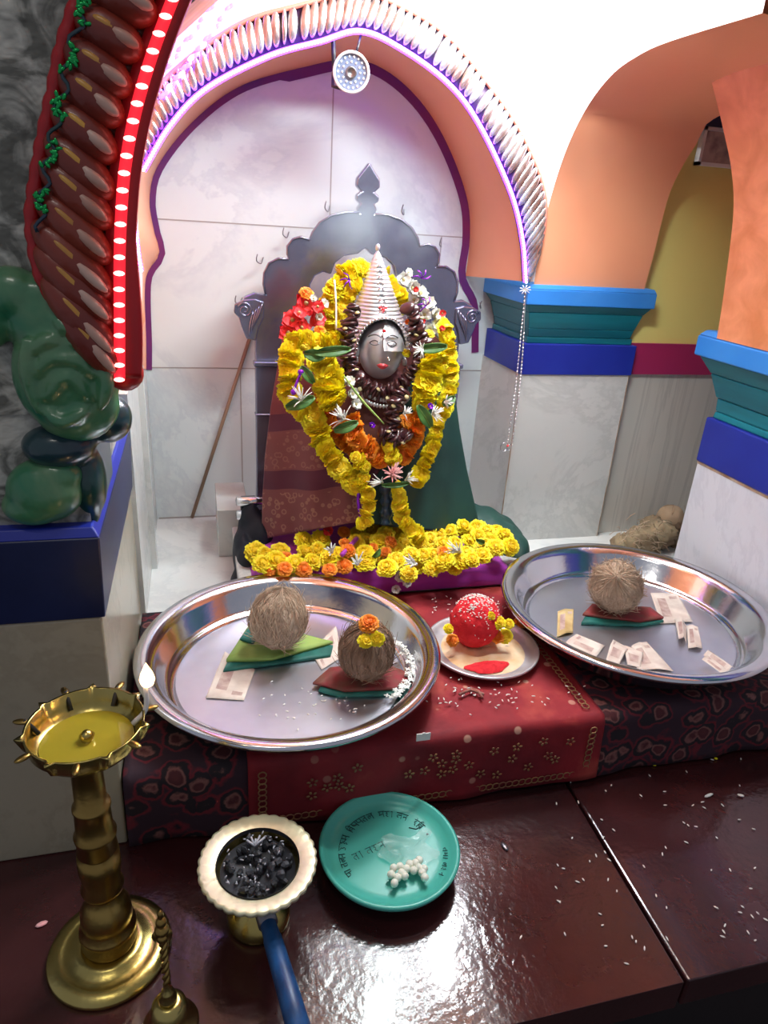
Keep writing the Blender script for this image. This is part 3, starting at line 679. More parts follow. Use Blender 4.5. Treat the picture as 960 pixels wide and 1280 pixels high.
# folded lime cloth with dark hem
def folded_cloth(name, label, cat, layers, group=None):
    """layers: list of (corner points, z, thickness, material, part name)"""
    P0 = layers[0][0][0]
    t = thing(name, label, cat, (P0[0], P0[1], layers[0][1]), group)
    for pts, z, th, m, nm in layers:
        b = B(); n = len(pts)
        # subdivided top with slight waves
        cx_ = sum(p[0] for p in pts)/n; cy_ = sum(p[1] for p in pts)/n
        rim = []
        for i in range(n):
            a, c_ = Vector(pts[i]), Vector(pts[(i+1) % n])
            for k in range(8): rim.append(a.lerp(c_, k/8))
        N = len(rim); vs = []; fs = []; RG = 5
        for j in range(RG+1):
            u = j/RG
            for i, p in enumerate(rim):
                x = cx_+(p.x-cx_)*u; y = cy_+(p.y-cy_)*u
                vs.append((x, y, z+th+.0022*noise.noise(Vector((x*25, y*25, z*90)))*u*0.9))
        for j in range(RG):
            for i in range(N): fs.append((j*N+i, (j+1)*N+i, (j+1)*N+(i+1) % N, j*N+(i+1) % N))
        b.add(vs, fs); mk(nm, b, m, t, solid=th, offs=-1)
    return t
def tp(x, y, z): q = at(x, y, 2, z); return (q.x, q.y)
zc = TL+.0005
folded_cloth('blouse_piece', 'folded lime green cloth with dark green hem under the left tray coconut', 'cloth', [
    ([tp(279, 841, zc), tp(413, 822, zc), tp(416, 810, zc), tp(382, 806, zc), tp(300, 800, zc)], zc, .005, M['teal_edge'], 'dark_hem'),
    ([tp(283, 828, zc+.006), tp(340, 826, zc+.006), tp(416, 805, zc+.006), tp(380, 796, zc+.006), tp(345, 786, zc+.006), tp(312, 783, zc+.006)], zc+.006, .006, M['limecloth'], 'lime_fold'),
    ([tp(300, 800, zc+.013), tp(316, 806, zc+.013), tp(330, 790, zc+.013), tp(345, 780, zc+.013), tp(318, 776, zc+.013)], zc+.013, .004, M['teal_edge'], 'dark_fold')])
b = B(); b.tube([at(x, y, 2, zc+.017) for x, y in [(283, 836), (340, 832), (380, 824), (408, 816), (414, 810), (405, 808), (375, 818)]], .0035, 8)
r_ = .0445
cc = Vector((c1.x, c1.y-.02, zc+.014+.049*1.2*.97))
coconut('pale fibrous coconut standing on folded lime green cloth in the left tray', cc, .049, RM(.05, .1), (M['huskpale'], M['fibrepale']), 620, .22, 3, elong=1.2)
c2 = at(455, 838, 1, .945)
zc2 = TL+.0005
folded_cloth('cloth_piece', 'small folded red and green cloth under the marigold topped coconut', 'cloth', [
    ([tp(398, 866, zc2), tp(425, 872, zc2), tp(500, 870, zc2), tp(522, 850, zc2), tp(470, 835, zc2), tp(415, 842, zc2)], zc2, .005, M['teal_edge'], 'green_fold'),
    ([tp(391, 856, zc2+.006), tp(430, 865, zc2+.006), tp(500, 862, zc2+.006), tp(520, 845, zc2+.006), tp(470, 828, zc2+.006), tp(412, 836, zc2+.006)], zc2+.006, .004, M['redcloth2'], 'red_fold')])
c2c = Vector((c2.x, .935, zc2+.011+.047*1.1))
coconut('brown coconut topped with marigolds leaning in the left tray', c2c, .046, RM(.25, -.12, .3), (M['husk'], M['fibre']), 420, .2, 8, elong=1.25)
# ---- flowers
def marigold_mesh(name, m, r, seed, sphere=False, petals=(24, 23, 21, 18, 14, 10, 6)):
    rr0 = random.Random(seed); b = B()
    nl_ = len(petals)
    for L, n in enumerate(petals):
        th0 = math.radians((100 if sphere else 88)-L*(100/nl_))
        for k in range(n):
            a = 2*PI*(k+.5*(L % 2))/n+rr0.uniform(-.12, .12); th = th0+rr0.uniform(-.12, .12); ln = r*rr0.uniform(.9, 1.08)*(1-.06*L)
            d = Vector((math.sin(th)*math.cos(a), math.sin(th)*math.sin(a), math.cos(th)*.85)); sd = Vector((-math.sin(a), math.cos(a), 0)); up = d.cross(sd)*-1
            w = r*rr0.uniform(.13, .19)
            curl = r*rr0.uniform(-.02, .12)
            vs = []
            for (u, ww, lift) in ((.25, .35, 0), (.65, .9, .0), (.92, 1.15, .5), (1.0, .8, 1.)):
                for sgn in (-1, 0, 1):
                    jag = rr0.uniform(-.08, .08)*r if u > .9 else 0
                    vs.append(d*(ln*u+jag) + sd*(w*ww*sgn) + up*(curl*lift + (abs(sgn)*.05*r)))
            fs = []
            for j in range(3):
                for i in range(2): fs.append((j*3+i, j*3+i+1, (j+1)*3+i+1, (j+1)*3+i))
            b.add(vs, fs)
    b.ell((0, 0, 0), (r*.62, r*.62, r*.52), None, 10, 7)
    me_o = mk(name, b, m); me = me_o.data; bpy.data.objects.remove(me_o); return me
FM = {}
for nm, m in (('yellow', M['marigold']), ('orange', M['marigold_orange'])):
    for s_ in range(3): FM[(nm, s_)] = marigold_mesh(nm+'_marigold', m, 1.0, s_+(10 if nm == 'orange' else 0), True)
def put_flower(name, me, p, r, parent=None, normal=None, rnd=.6, sq=1):
    o = bpy.data.objects.new(name, me); COL.objects.link(o)
    off = WL[parent] if parent is not None else Vector((0, 0, 0))
    o.location = Vector(p)-off; WL[o] = Vector(p)
    nrm = (Vector(normal) if normal is not None else Vector((0, -.4, 1))).normalized() + Vector((R.uniform(-1, 1), R.uniform(-1, 1), R.uniform(-1, 1)))*rnd*.5
    o.rotation_euler = (nrm.to_track_quat('Z', 'Y').to_matrix() @ Matrix.Rotation(R.uniform(0, 6), 3, 'Z')).to_euler()
    o.scale = (r, r, r*sq)
    if parent is not None: o.parent = parent
    return o
def flower(color, p, r, label, group=None, normal=None, sq=1, rnd=.6):
    o = put_flower('marigold', FM[(color, R.randrange(3))], p, r, None, normal, rnd, sq)
    tag(o, label, 'flower', group); return o
pF = at(461, 779, 1, .895); flower('orange', pF, .0165, 'orange marigold on top of the brown coconut in the left tray', None, (0, -.5, 1))
for i, (x, y) in enumerate([(457, 801), (471, 799)]):
    flower('yellow', at(x, y, 1, .878), .0125, 'small yellow marigold on the %s face of the brown coconut in the left tray' % ('left' if i == 0 else 'right'), None, (0, -1, .6))
# jasmine string on the right of coconut 2
t = thing('jasmine_string', 'white jasmine string draped beside the brown coconut in the left tray', 'garland', at(500, 870, 2, TL))
jp = spline([at(489, 800, 2, TL+.045), at(503, 815, 2, TL+.022), at(513, 835, 2, TL+.012), at(508, 855, 2, TL+.008), at(497, 868, 2, TL+.007), at(488, 872, 2, TL+.007)], 34)
b = B(); b.tube(jp, .0012, 5); mk('thread', b, M['paperw'], t)
for p in jp:
    for q in range(2):
        d = B(); a = R.uniform(0, 6); c = p+Vector((.006*math.cos(a), .006*math.sin(a), .002+R.uniform(0, .004)))
        for k in range(4):
            aa = a+k*PI/2; d.ell(c+Vector((.0028*math.cos(aa), .0028*math.sin(aa), .001)), (.0032, .0018, .0012), Matrix.Rotation(aa, 3, 'Z'), 5, 4)
        mk('bud', d, M['petalwhite'], t)
# ---- banknotes
def banknote(corners, label, m=None, z=.0, fold=.0, group=None, curl=.003):
    """paper sheet through four ground corners, its middle raised by fold"""
    P = [Vector((c[0], c[1], z)) for c in corners]
    t = thing('banknote', label, 'banknote', P[0], group)
    def fn(u, v):
        p = P[0].lerp(P[1], u).lerp(P[3].lerp(P[2], u), v)
        return p+Vector((0, 0, .0008+fold*(1-abs(2*u-1))+curl*(math.sin(u*PI*2+v*3)*.5+.5)*.5))
    b = B(); b.grid(fn, 14, 8); mk('paper', b, m or M['note'], t, solid=.0004)
    b = B()
    def fn2(u, v):
        uu = .16+.30*u; vv = .2+.6*v; p = Vector(fn(uu, vv)); return p+Vector((0, 0, .0005))
    b.grid(fn2, 6, 4); mk('portrait_print', b, M['noteink'], t)
    b = B()
    def fn3(u, v):
        return Vector(fn(.62+.28*u, .12+.1*v))+Vector((0, 0, .0005))
    b.grid(fn3, 6, 2); mk('number_print', b, M['noteink'], t)
    return t
def q4(l, z): return [tp(x, y, z) for x, y in l]
banknote(q4([(257, 873), (305, 876), (319, 838), (281, 815)], TL), 'pale banknote sticking out in front of the lime cloth in the left tray', z=TL, curl=.001)
banknote(q4([(388, 815), (402, 838), (428, 822), (420, 783)], TL), 'banknote between the two coconuts in the left tray', z=TL, curl=.001)
# right tray notes
zr = TR
banknote(q4([(697, 765), (717, 762), (716, 792), (696, 797)], zr), 'small ochre banknote at the left edge of the right tray', M['note_orange'], z=zr, fold=.004)
banknote(q4([(706, 805), (720, 793), (756, 808), (745, 822)], zr), 'banknote near the front left rim of the right tray', z=zr, fold=.002)
banknote(q4([(757, 826), (766, 800), (786, 812), (774, 831)], zr), 'crumpled folded banknote standing near the front rim of the right tray', z=zr, fold=.012)
banknote(q4([(784, 832), (775, 806), (804, 815), (800, 836)], zr), 'folded brown banknote leaning beside the crumpled one in the right tray', z=zr, fold=.008)
banknote(q4([(789, 808), (808, 803), (842, 840), (797, 838)], zr), 'pale banknote at the front centre of the right tray', z=zr, fold=.004)
banknote(q4([(813, 742), (846, 742), (866, 778), (825, 780)], zr), 'largest flat banknote right of the coconut in the right tray', z=zr, fold=.0)
banknote(q4([(843, 775), (858, 783), (858, 806), (848, 800)], zr+.002), 'folded banknote tip standing up from the flat banknote in the right tray', z=zr+.002, fold=.012)
banknote(q4([(858, 783), (872, 784), (878, 812), (860, 811)], zr+.001), 'small folded banknote lying in front of the flat banknote in the right tray', z=zr+.001, fold=.004)
banknote(q4([(879, 820), (888, 815), (918, 836), (908, 842)], zr), 'tightly folded banknote at the right rim of the right tray', z=zr, fold=.008)
banknote(q4([(877, 825), (884, 820), (912, 841), (903, 844)], zr+.0095), 'thin folded banknote on top of the tightly folded one at the right rim', z=zr+.0095, fold=.002)
folded_cloth('cloth_piece', 'folded green and red cloth under the coconut in the right tray', 'cloth', [
    ([tp(726, 781, zr), tp(800, 784, zr), tp(829, 779, zr), tp(815, 766, zr), tp(738, 762, zr)], zr, .006, M['teal_edge'], 'green_fold'),
    ([tp(728, 770, zr+.007), tp(800, 778, zr+.007), tp(829, 774, zr+.007), tp(812, 762, zr+.007), tp(740, 757, zr+.007)], zr+.007, .005, M['redcloth2'], 'red_fold')])
c3 = at(768, 742, 1, 1.075)
coconut('straw coloured shaggy coconut on folded cloth in the right tray', (c3.x, 1.075, zr+.012+.050), .051, RM(.5, -.75, .2), (M['huskpale'], M['fibrepale']), 1000, .24, 21, elong=1.28)
# ---- plate with red coconut
pc = at(603, 806, 2, TZ+.02)
t = thing('offering_plate', 'small pale metal plate with red and ochre powder between the two trays', 'plate', (pc.x, pc.y, TZ+.006))
PCX = Vector((pc.x, pc.y, TZ+.008))
b = B(); b.lathe([(0, .003), (.085, .003), (.097, .008), (.102, .013), (.104, .013), (.103, .010)], PCX, 64); mk('dish', b, M['silver'], t, solid=.0015, offs=-1)
b = B()
b.grid(lambda u, v: (PCX.x+.078*v*math.cos(u*2*PI), PCX.y-.004+.078*v*math.sin(u*2*PI), PCX.z+.0045+.005*(1-v)*(1+noise.noise(Vector((u*9, v*9, 0))))), 40, 8); o = mk('ochre_powder', b, M['turmeric'], t)
b = B(); kc = at(610, 832, 2, PCX.z+.01)
b.grid(lambda u, v: (kc.x+(.040+.008*math.sin(u*19))*v*math.cos(u*2*PI), kc.y+.018*v*math.sin(u*2*PI), PCX.z+.0065+.009*(1-v**2)+.002*noise.noise(Vector((u*30, v*12, 3)))), 40, 8); mk('red_powder', b, M['kumkum'], t)
rbc = Vector((at(592, 773, 1, 1.03).x, 1.02, PCX.z+.008+.046))
t = thing('red_coconut', 'round coconut coated in red powder and sprinkled with rice on the small plate', 'coconut', rbc)
b = B(); b.ell(rbc, (.047, .047, .050), RM(.2, .2), 40, 26, lambda p: 1+.05*noise.noise(p*2.5)+.03*noise.noise(p*8)); mk('shell', b, M['kumkum'], t)
b = B()
for k in range(240):
    a = R.uniform(0, 2*PI); z = 1-abs(R.gauss(0, .22)); z = max(.2, z); s = math.sqrt(1-min(1, z*z)); p = Vector((s*math.cos(a), s*math.sin(a), z))
    b.ell(rbc+Vector((p.x*.0475, p.y*.0475, p.z*.0510)), (.0030, .0011, .0009), Matrix.Rotation(R.uniform(0, 3), 3, 'Z'), 5, 3)
for k in range(60):
    a = R.uniform(0, 2*PI); z = R.uniform(-.3, .8); s = math.sqrt(1-z*z); p = Vector((s*math.cos(a), s*math.sin(a), z))
    b.ell(rbc+Vector((p.x*.0478, p.y*.0478, p.z*.0508)), (.0022, .001, .0008), RM(R.uniform(0, 3), R.uniform(0, 3)), 5, 3)
o = mk('rice_sprinkle', b, M['rice'], t); o['kind'] = 'stuff'
for i, (x, y, c_, r) in enumerate([(624, 778, 'yellow', .013), (632, 795, 'yellow', .014), (636, 780, 'yellow', .010), (622, 796, 'orange', .013), (566, 800, 'orange', .012), (561, 786, 'yellow', .010), (614, 770, 'yellow', .009)]):
    flower(c_, at(x, y, 1, .985 if x > 600 else .99), r, ('%s marigold leaning on the %s side of the red powdered coconut' % (c_, 'right' if x > 600 else 'left')), 'marigolds around the red coconut '+c_+(' right' if x > 600 else ' left'), (0, -.7, .7))
flower('orange', at(650, 778, 2, TZ+.018), .013, 'orange marigold on the red cloth just left of the right tray')
# twig and cloth bits in front of plate
t = thing('twig', 'small reddish brown twig lying on the red cloth in front of the plate', 'twig', at(598, 864, 2, TZ+.01))
b = B(); b.tube([at(574, 868, 2, TZ+.011), at(588, 862, 2, TZ+.012), at(605, 868, 2, TZ+.011)], .0026, 6); b.tube([at(588, 860, 2, TZ+.012), at(598, 864, 2, TZ+.013), at(603, 872, 2, TZ+.012)], .0024, 6)
mk('stick', b, mat('reddish_bark', (.28, .08, .06), (.4, .2, .16), 60, rough=.8), t)
# rice on cloth, trays and platform
def rice(name, label, spots, z, m=M['rice'], L=.0034):
    b = B()
    for (x, y) in spots:
        p = at(x, y, 2, z); b.ell(p+Vector((0, 0, .001)), (L*R.uniform(.7, 1.2), .0012, .0010), Matrix.Rotation(R.uniform(0, 3), 3, 'Z'), 6, 4)
    o = mk(name, b, m); tag(o, label, 'rice', None, 'stuff')
rice('scattered_rice', 'white rice grains scattered over the top of the red cloth', [(R.uniform(540, 640), R.uniform(745, 770)) for _ in range(60)]+[(R.gauss(590, 30), R.gauss(868, 10)) for _ in range(50)]+[(R.uniform(600, 740), R.uniform(850, 885)) for _ in range(14)], TZ+.008)
rice('scattered_rice', 'white rice grains scattered on the maroon stone platform', [(713, 978), (764, 982), (757, 989), (801, 995), (767, 1038), (752, 1025), (812, 970), (858, 965), (715, 1048), (697, 1082), (695, 1110), (700, 1128), (651, 1172), (706, 1168), (757, 1183), (750, 1143), (753, 1157), (745, 1070), (737, 1077), (698, 1127), (889, 1088), (895, 1135), (833, 1135), (928, 1134), (925, 1141), (940, 1146), (957, 1150), (935, 1166), (880, 1010), (866, 1007), (878, 1003), (903, 1007), (924, 1025), (790, 1172), (783, 1205), (820, 1120), (832, 1060), (760, 1100), (729, 1100), (926, 949), (890, 950)]+[(R.uniform(690, 955), R.uniform(975, 1190)) for _ in range(30)], .0005)
rice('scattered_rice', 'rice grains scattered over the floor of the left tray', [(R.gauss(430, 30), R.gauss(882, 12)) for _ in range(26)]+[(R.uniform(320, 400), R.uniform(850, 900)) for _ in range(14)], TL, L=.003)
# petals on the platform
for i, (x, y, lb) in enumerate([(886, 994, 'longer white petal lying at the back right of the maroon platform'), (926, 994, 'rounder white petal lying at the back right of the maroon platform')]):
    b = B(); b.ell(at(x, y, 2, .0025), (.011 if i == 0 else .006, .003, .0012), Matrix.Rotation(.2 if i == 0 else -.5, 3, 'Z'), 8, 5); tag(mk('petal', b, M['petalwhite']), lb, 'petal')
for (x, y, lb) in [(895, 948, 'right of the two tiny yellow petals by the foot of the floral rug'), (818, 956, 'left of the two tiny yellow petals by the foot of the floral rug')]:
    b = B(); b.ell(at(x, y, 2, .002), (.0035, .003, .001), None, 8, 5); tag(mk('petal', b, M['marigold']), lb, 'petal')
b = B(); b.ell(at(631, 1058, 2, .002), (.004, .009, .0016), Matrix.Rotation(.2, 3, 'Z'), 8, 5, lambda p: 1+.2*noise.noise(p*3)); tag(mk('dry_leaf', b, M['silverdark']), 'tiny dark dry leaf on the shiny part of the maroon platform', 'leaf')
b = B(); b.ell(at(52, 1155, 2, .002), (.008, .004, .0014), Matrix.Rotation(.3, 3, 'Z'), 8, 5); tag(mk('petal', b, M['petalpink']), 'pale petal on the platform left of the brass lamp', 'petal')
# ================================================================== BRASS OIL LAMP
LB = Vector((-.138, .640, 0))
t = thing('oil_lamp', 'tall brass oil lamp with a spouted bowl and one burning wick', 'oil lamp', LB)
b = B(); b.lathe([(0, .0), (.072, .0), (.074, .004), (.072, .009), (.066, .010), (.062, .014), (.056, .012), (.046, .013), (.040, .018), (.030, .022)], LB, 64); mk('base', b, M['brassb'], t, solid=.002, offs=-1)
b = B(); b.lathe([(.030, .020), (.033, .028), (.031, .040), (.034, .044), (.033, .050), (.028, .056), (.030, .064), (.029, .080), (.022, .094), (.016, .102), (.017, .106), (.023, .112), (.0245, .118), (.021, .128), (.024, .150), (.0235, .170), (.0185, .172), (.021, .176), (.0225, .178), (.021, .196), (.023, .198), (.0235, .203), (.0205, .206), (.0195, .240), (.021, .243), (.0205, .246), (.017, .249), (.0165, .305), (.020, .318), (.014, .325)], LB+Vector((.001, 0, 0)), 40); mk('stem', b, M['brass'], t)
BZ = .336
bw = LB+Vector((.006, 0, BZ))
def spout(a, i):
    k = 7; w = abs(((a*k/(2*PI)+.25) % 1)-.5)*2    # 1 at spout centre
    return 1+(.13 if i in (4, 5) else .06 if i in (3, 6) else 0)*max(0, (w-.80)/.20)
b = B(); b.lathe([(.006, -.014), (.030, -.012), (.050, -.004), (.0575, .006), (.0600, .022), (.0600, .0235), (.0575, .0225), (.056, .008), (.048, -.001), (.030, -.006), (.0, -.008)], bw, 140, spout); mk('bowl', b, M['brassb'], t)
b = B(); b.lathe([(.0475, .0), (.024, .0), (.0004, .0)], bw, 48); mk('oil', b, M['oil'], t)
b = B(); b.lathe([(.006, .0), (.008, .006), (.004, .011), (0, .012)], bw, 24); mk('centre_knob', b, M['brassb'], t)
for k in range(7):
    a = (k+.25+0)*2*PI/7
    # spout tips: small leaf lips
    d = Vector((math.cos(a), math.sin(a), 0)); tip = bw+d*.0665+Vector((0, 0, .0215))
    q = d.to_track_quat('Z', 'Y').to_matrix()
    s_ = B(); s_.ell(tip, (.0042, .0026, .009), q, 10, 7); mk('spout', s_, M['brass'], t)
    if math.sin(a) > .2:
        s_ = B(); s_.tube([bw+d*.050+Vector((0, 0, .006)), bw+d*.060+Vector((0, 0, .020)), bw+d*.064+Vector((0, 0, .023))], .0024, 6); mk('wick', s_, M['charcoal'], t)
fl = at(184, 850, 1, .655)
b = B(); b.tube(spline([bw+Vector((.046, .008, .008)), bw+Vector((.060, .012, .022)), fl+Vector((-.002, 0, -.008))], 8), .003, 6); mk('burning_wick', b, M['plastic_white'], t)
b = B(); b.lathe([(.0002, -.010), (.0065, -.005), (.0082, .001), (.0062, .009), (.0025, .017), (.0002, .022)], fl, 16); mk('flame', b, M['flame'], t)
pl = bpy.data.lights.new('flame_light', 'POINT'); pl.energy = .12; pl.color = (1, .6, .25); pl.shadow_soft_size = .008
o = bpy.data.objects.new('flame_light', pl); COL.objects.link(o); o.location = fl+Vector((0, 0, .012))
# ================================================================== BELL
bp = at(215, 1262, 1, .555); bp.z = max(bp.z, .0)
BL = Vector((-.063, .535, 0))
t = thing('hand_bell', 'small brass hand bell with a twisted handle in front of the oil lamp', 'bell', BL)
b = B(); b.lathe([(.030, .002), (.032, .001), (.030, .005), (.024, .014), (.021, .026), (.019, .036), (.014, .042), (.006, .045)], BL, 48); mk('body', b, M['brassb'], t, solid=.0015, offs=-1)
b = B(); b.lathe([(.006, .044), (.0095, .047), (.010, .050), (.006, .054), (.0075, .057), (.007, .060), (.0045, .063), (.0036, .075)], BL, 24); mk('collar', b, M['brassb'], t)
b = B()
for ph in (0, PI): b.tube([BL+Vector((.0022*math.cos(u*.55+ph), .0022*math.sin(u*.55+ph), .072+u*.0019)) for u in range(40)], .0026, 6)
mk('twisted_handle', b, M['brass'], t)
b = B(); 
for (z, rx) in ((.148, .0062), (.160, .0078), (.172, .0058), (.183, .0035)): b.ell(BL+Vector((0, 0, z)), (rx, rx, .0065), None, 14, 9)
b.ell(BL+Vector((-.006, 0, .152)), (.005, .003, .008), None, 8, 6); b.ell(BL+Vector((.006, 0, .152)), (.005, .003, .008), None, 8, 6)
mk('finial', b, M['brass'], t)
# ================================================================== INCENSE BURNER
CB = Vector((.047, .648, .012))
t = thing('incense_burner', 'footed brass incense burner full of black charcoal with a scalloped rim', 'incense burner', CB)
b = B(); b.lathe([(.036, -.012), (.041, -.011), (.042, -.004), (.040, .008), (.028, .022), (.016, .034), (.014, .042), (.020, .050), (.034, .060), (.045, .072), (.052, .086)], CB, 56); mk('footed_bowl', b, M['brassb'], t)
b = B(); sc = lambda a, i: 1+(.028*abs(math.cos(a*16)) if i in (1, 2, 3) else 0)
b.lathe([(.053, .090), (.070, .094), (.0735, .093), (.073, .088), (.055, .084)], CB, 192, sc); mk('scalloped_rim', b, M['brasspale'], t)
b = B(); b.lathe([(.0525, .0925), (.0525, .078), (0, .076)], CB, 48); mk('inner_cup', b, M['charcoal'], t)
for k in range(46):
    a = R.uniform(0, 2*PI); rad = .044*math.sqrt(R.random())
    d = B(); d.ell(CB+Vector((rad*math.cos(a), rad*math.sin(a), .083+R.uniform(-.002, .006))), (R.uniform(.004, .009), R.uniform(.004, .007), R.uniform(.003, .006)), RM(R.uniform(0, 3), R.uniform(0, 3), R.uniform(0, 3)), 6, 4, lambda p: 1+.3*noise.noise(p*3+Vector((a, 0, 0))))
    mk('coal', d, M['charcoal'], t, smooth=False)
b = B()
for k in range(60):
    a = R.uniform(0, 2*PI); rad = .045*math.sqrt(R.random()); c = CB+Vector((rad*math.cos(a), rad*math.sin(a), .088+R.uniform(0, .005)))
    b.ell(c, (R.uniform(.001, .004), .0012, .001), RM(R.uniform(-1, 1), R.uniform(-1, 1), R.uniform(0, 3)), 5, 3)
for k in range(5):
    b.tube([CB+Vector((-.002, .026, .090)), CB+Vector((-.012+.006*k, .034+.004*(k % 2), .094))], .0016, 4)
o = mk('ash', b, M['ash'], t); o['kind'] = 'stuff'
h0 = Vector((.050, .628, .052)); h1 = Vector((.080, .430, .062))
b = B(); b.tube([h0+(h1-h0)*u for u in (0, .12, .25, .27, .6, 1)], lambda u: .0085+.0050*u, 18); mk('handle', b, M['bluewood'], t, label='blue painted handle')
b = B(); b.tube([h0+(h1-h0)*(-.06), h0+(h1-h0)*.16], .0125, 18); mk('handle_socket', b, M['silverdark'], t)
# ================================================================== TEAL PLATE
TP = Vector((.238, .694, .022))
t = thing('teal_plate', 'turquoise plastic plate with faded handwriting standing on the maroon platform', 'plate', (TP.x, TP.y, 0))
b = B(); b.lathe([(.0004, .002), (.025, .002), (.05, .002), (.070, .002), (.074, .0022), (.084, .004), (.0915, .009), (.0965, .0155), (.099, .0165), (.1005, .015), (.098, .010), (.088, .001)], TP, 96); mk('dish', b, M['tealplate'], t, solid=.0016, offs=-1)
b = B(); b.lathe([(.055, -.022), (.058, -.022), (.060, .0), (.056, .001)], TP, 64); mk('foot_ring', b, M['tealplate'], t)
# handwriting in marker on the plate
def write(strokes, c, ang, s, b):
    """strokes in a unit box drawn with a marker; c = plate point, ang = baseline direction"""
    ux = Vector((math.cos(ang), math.sin(ang), 0)); uy = Vector((-math.sin(ang), math.cos(ang), 0))
    for st in strokes:
        pts = [c+ux*(x*s)+uy*(y*s) for x, y in st]
        for i in range(len(pts)-1):
            pass
        b.tube([Vector((p.x, p.y, c.z)) for p in (spline(pts, 8) if len(pts) > 2 else pts)], .00055, 4)
G = {
 'vi': [[(0, 1), (.9, 1)], [(.6, 1), (.6, 0)], [(.6, .6), (.3, .75), (.1, .5), (.3, .3), (.6, .45)], [(.0, 1), (.0, 0)], [(0, 1), (.3, 1.4), (.6, 1)]],
 'shn': [[(0, 1), (.9, 1)], [(.7, 1), (.7, 0)], [(.1, 1), (.1, .5), (.4, .4), (.7, .55)], [(.1, .8), (.6, .3)]],
 'pa': [[(0, 1), (.9, 1)], [(.7, 1), (.7, 0)], [(.1, 1), (.1, .6), (.3, .4), (.7, .5)]],
 'ta': [[(0, 1), (.8, 1)], [(.6, 1), (.6, 0)], [(.6, .6), (.3, .65), (.1, .4), (.3, .05)]],
 'la': [[(0, 1), (1, 1)], [(.8, 1), (.8, 0)], [(.8, .6), (.6, .75), (.45, .5), (.45, .3)], [(.45, .55), (.3, .75), (.1, .5), (.25, .15)]],
 'ma': [[(0, 1), (.9, 1)], [(.7, 1), (.7, 0)], [(.15, 1), (.15, .4), (.05, .3), (.2, .25), (.15, .45), (.7, .5)]],
 'ha': [[(0, 1), (.8, 1)], [(.4, 1), (.4, .8), (.15, .75), (.5, .55), (.3, .35), (.15, .3), (.5, .0)]],
 'aa': [[(0, 1), (.3, 1)], [(.2, 1), (.2, 0)]],
 'ja': [[(0, 1), (.9, 1)], [(.7, 1), (.7, 0)], [(.7, .6), (.2, .6), (.1, .35), (.3, .15)]],
 'na': [[(0, 1), (.8, 1)], [(.6, 1), (.6, 0)], [(.6, .5), (.15, .5), (.25, .35)]],
 'de': [[(0, 1), (.8, 1)], [(.4, 1), (.4, .8), (.15, .6), (.3, .35), (.5, .45), (.35, .2), (.6, 0)], [(.4, 1), (.2, 1.4)]],
 'u': [[(0, 1), (.8, 1)], [(.2, .8), (.5, .7), (.3, .5), (.55, .35), (.3, .1), (.1, .2)]],
 'dda': [[(0, 1), (.8, 1)], [(.4, 1), (.3, .8), (.6, .55), (.25, .4), (.5, .15), (.2, 0)], [(.6, .5), (.9, .3)]]}
b = B()
def arc_text(gs, a0, a1, rad, s):
    n = len(gs)
    for i, g in enumerate(gs):
        a = math.radians(a0+(a1-a0)*i/max(1, n-1))
        if g is None: continue
        c = TP+Vector((rad*math.cos(a), rad*math.sin(a), .0045+.0020*(rad > .076)))
        write(G[g], c, a-PI/2, s, b)
arc_text(['u', 'dda', 'ma', None, 'vi', 'shn', 'pa', 'ta', 'la', None, 'ma', 'ha', 'aa', 'ja', 'na', None, 'de', 'vi'], 168, 34, .062, .0105)
arc_text(['pa', 'aa', 'ta', 'la', 'na'], 205, 178, .064, .009)
arc_text(['na', 'ha', 'la', 'aa', 'ma', 'ja'], 322, 352, .078, .008)
for gi, g in enumerate(['ta', 'aa', 'ja', 'ha', 'na']): write(G[g], TP+Vector((-.052+gi*.0105, -.006+gi*.003, .0036)), .28, .011, b)
b.tube([TP+Vector((.040, .035, .0042)), TP+Vector((.050, .030, .0042)), TP+Vector((.058, .033, .0042))], .0008, 4)
b.ell(TP+Vector((.064, .018, .0045)), (.0018, .0018, .0006), None, 8, 4)
o = mk('handwriting', b, M['ink'], t, label='faded dark handwriting')
t2 = thing('plastic_film', 'crumpled clear plastic film under the sugar balls on the turquoise plate', 'plastic bag', TP+Vector((.03, -.01, .004)))
f0 = TP+Vector((.026, -.006, .0055))
b = B(); b.grid(lambda u, v: (f0.x+.075*(u-.5)+.008*math.sin(v*9), f0.y+.055*(v-.5)+.006*math.sin(u*8), f0.z+.0055*abs(noise.noise(Vector((u*7, v*7, 1))))), 24, 20); mk('sheet', b, M['film'], t2, smooth=True)
k = 0
sug = [(492, 1085), (489, 1093), (497, 1097), (493, 1104), (502, 1091), (508, 1086), (512, 1080), (517, 1088), (519, 1079), (524, 1085), (528, 1091), (531, 1097), (524, 1075), (506, 1095), (530, 1086), (500, 1083)]
SB = B(); SB.ell((0, 0, 0), (.0058, .0056, .0054), None, 12, 8, lambda p: 1+.12*noise.noise(p*3))
so = mk('sugar_ball', SB, M['sugar'])
for i, (x, y) in enumerate(sug):
    o = so if i == 0 else so.copy()
    if i: COL.objects.link(o)
    o.location = at(x, y, 2, f0.z+.010); o.rotation_euler = (R.uniform(0, 3), R.uniform(0, 3), 0)
    tag(o, 'small round white sugar ball in the heap on the turquoise plate', 'sweet', 'sugar balls on the turquoise plate')

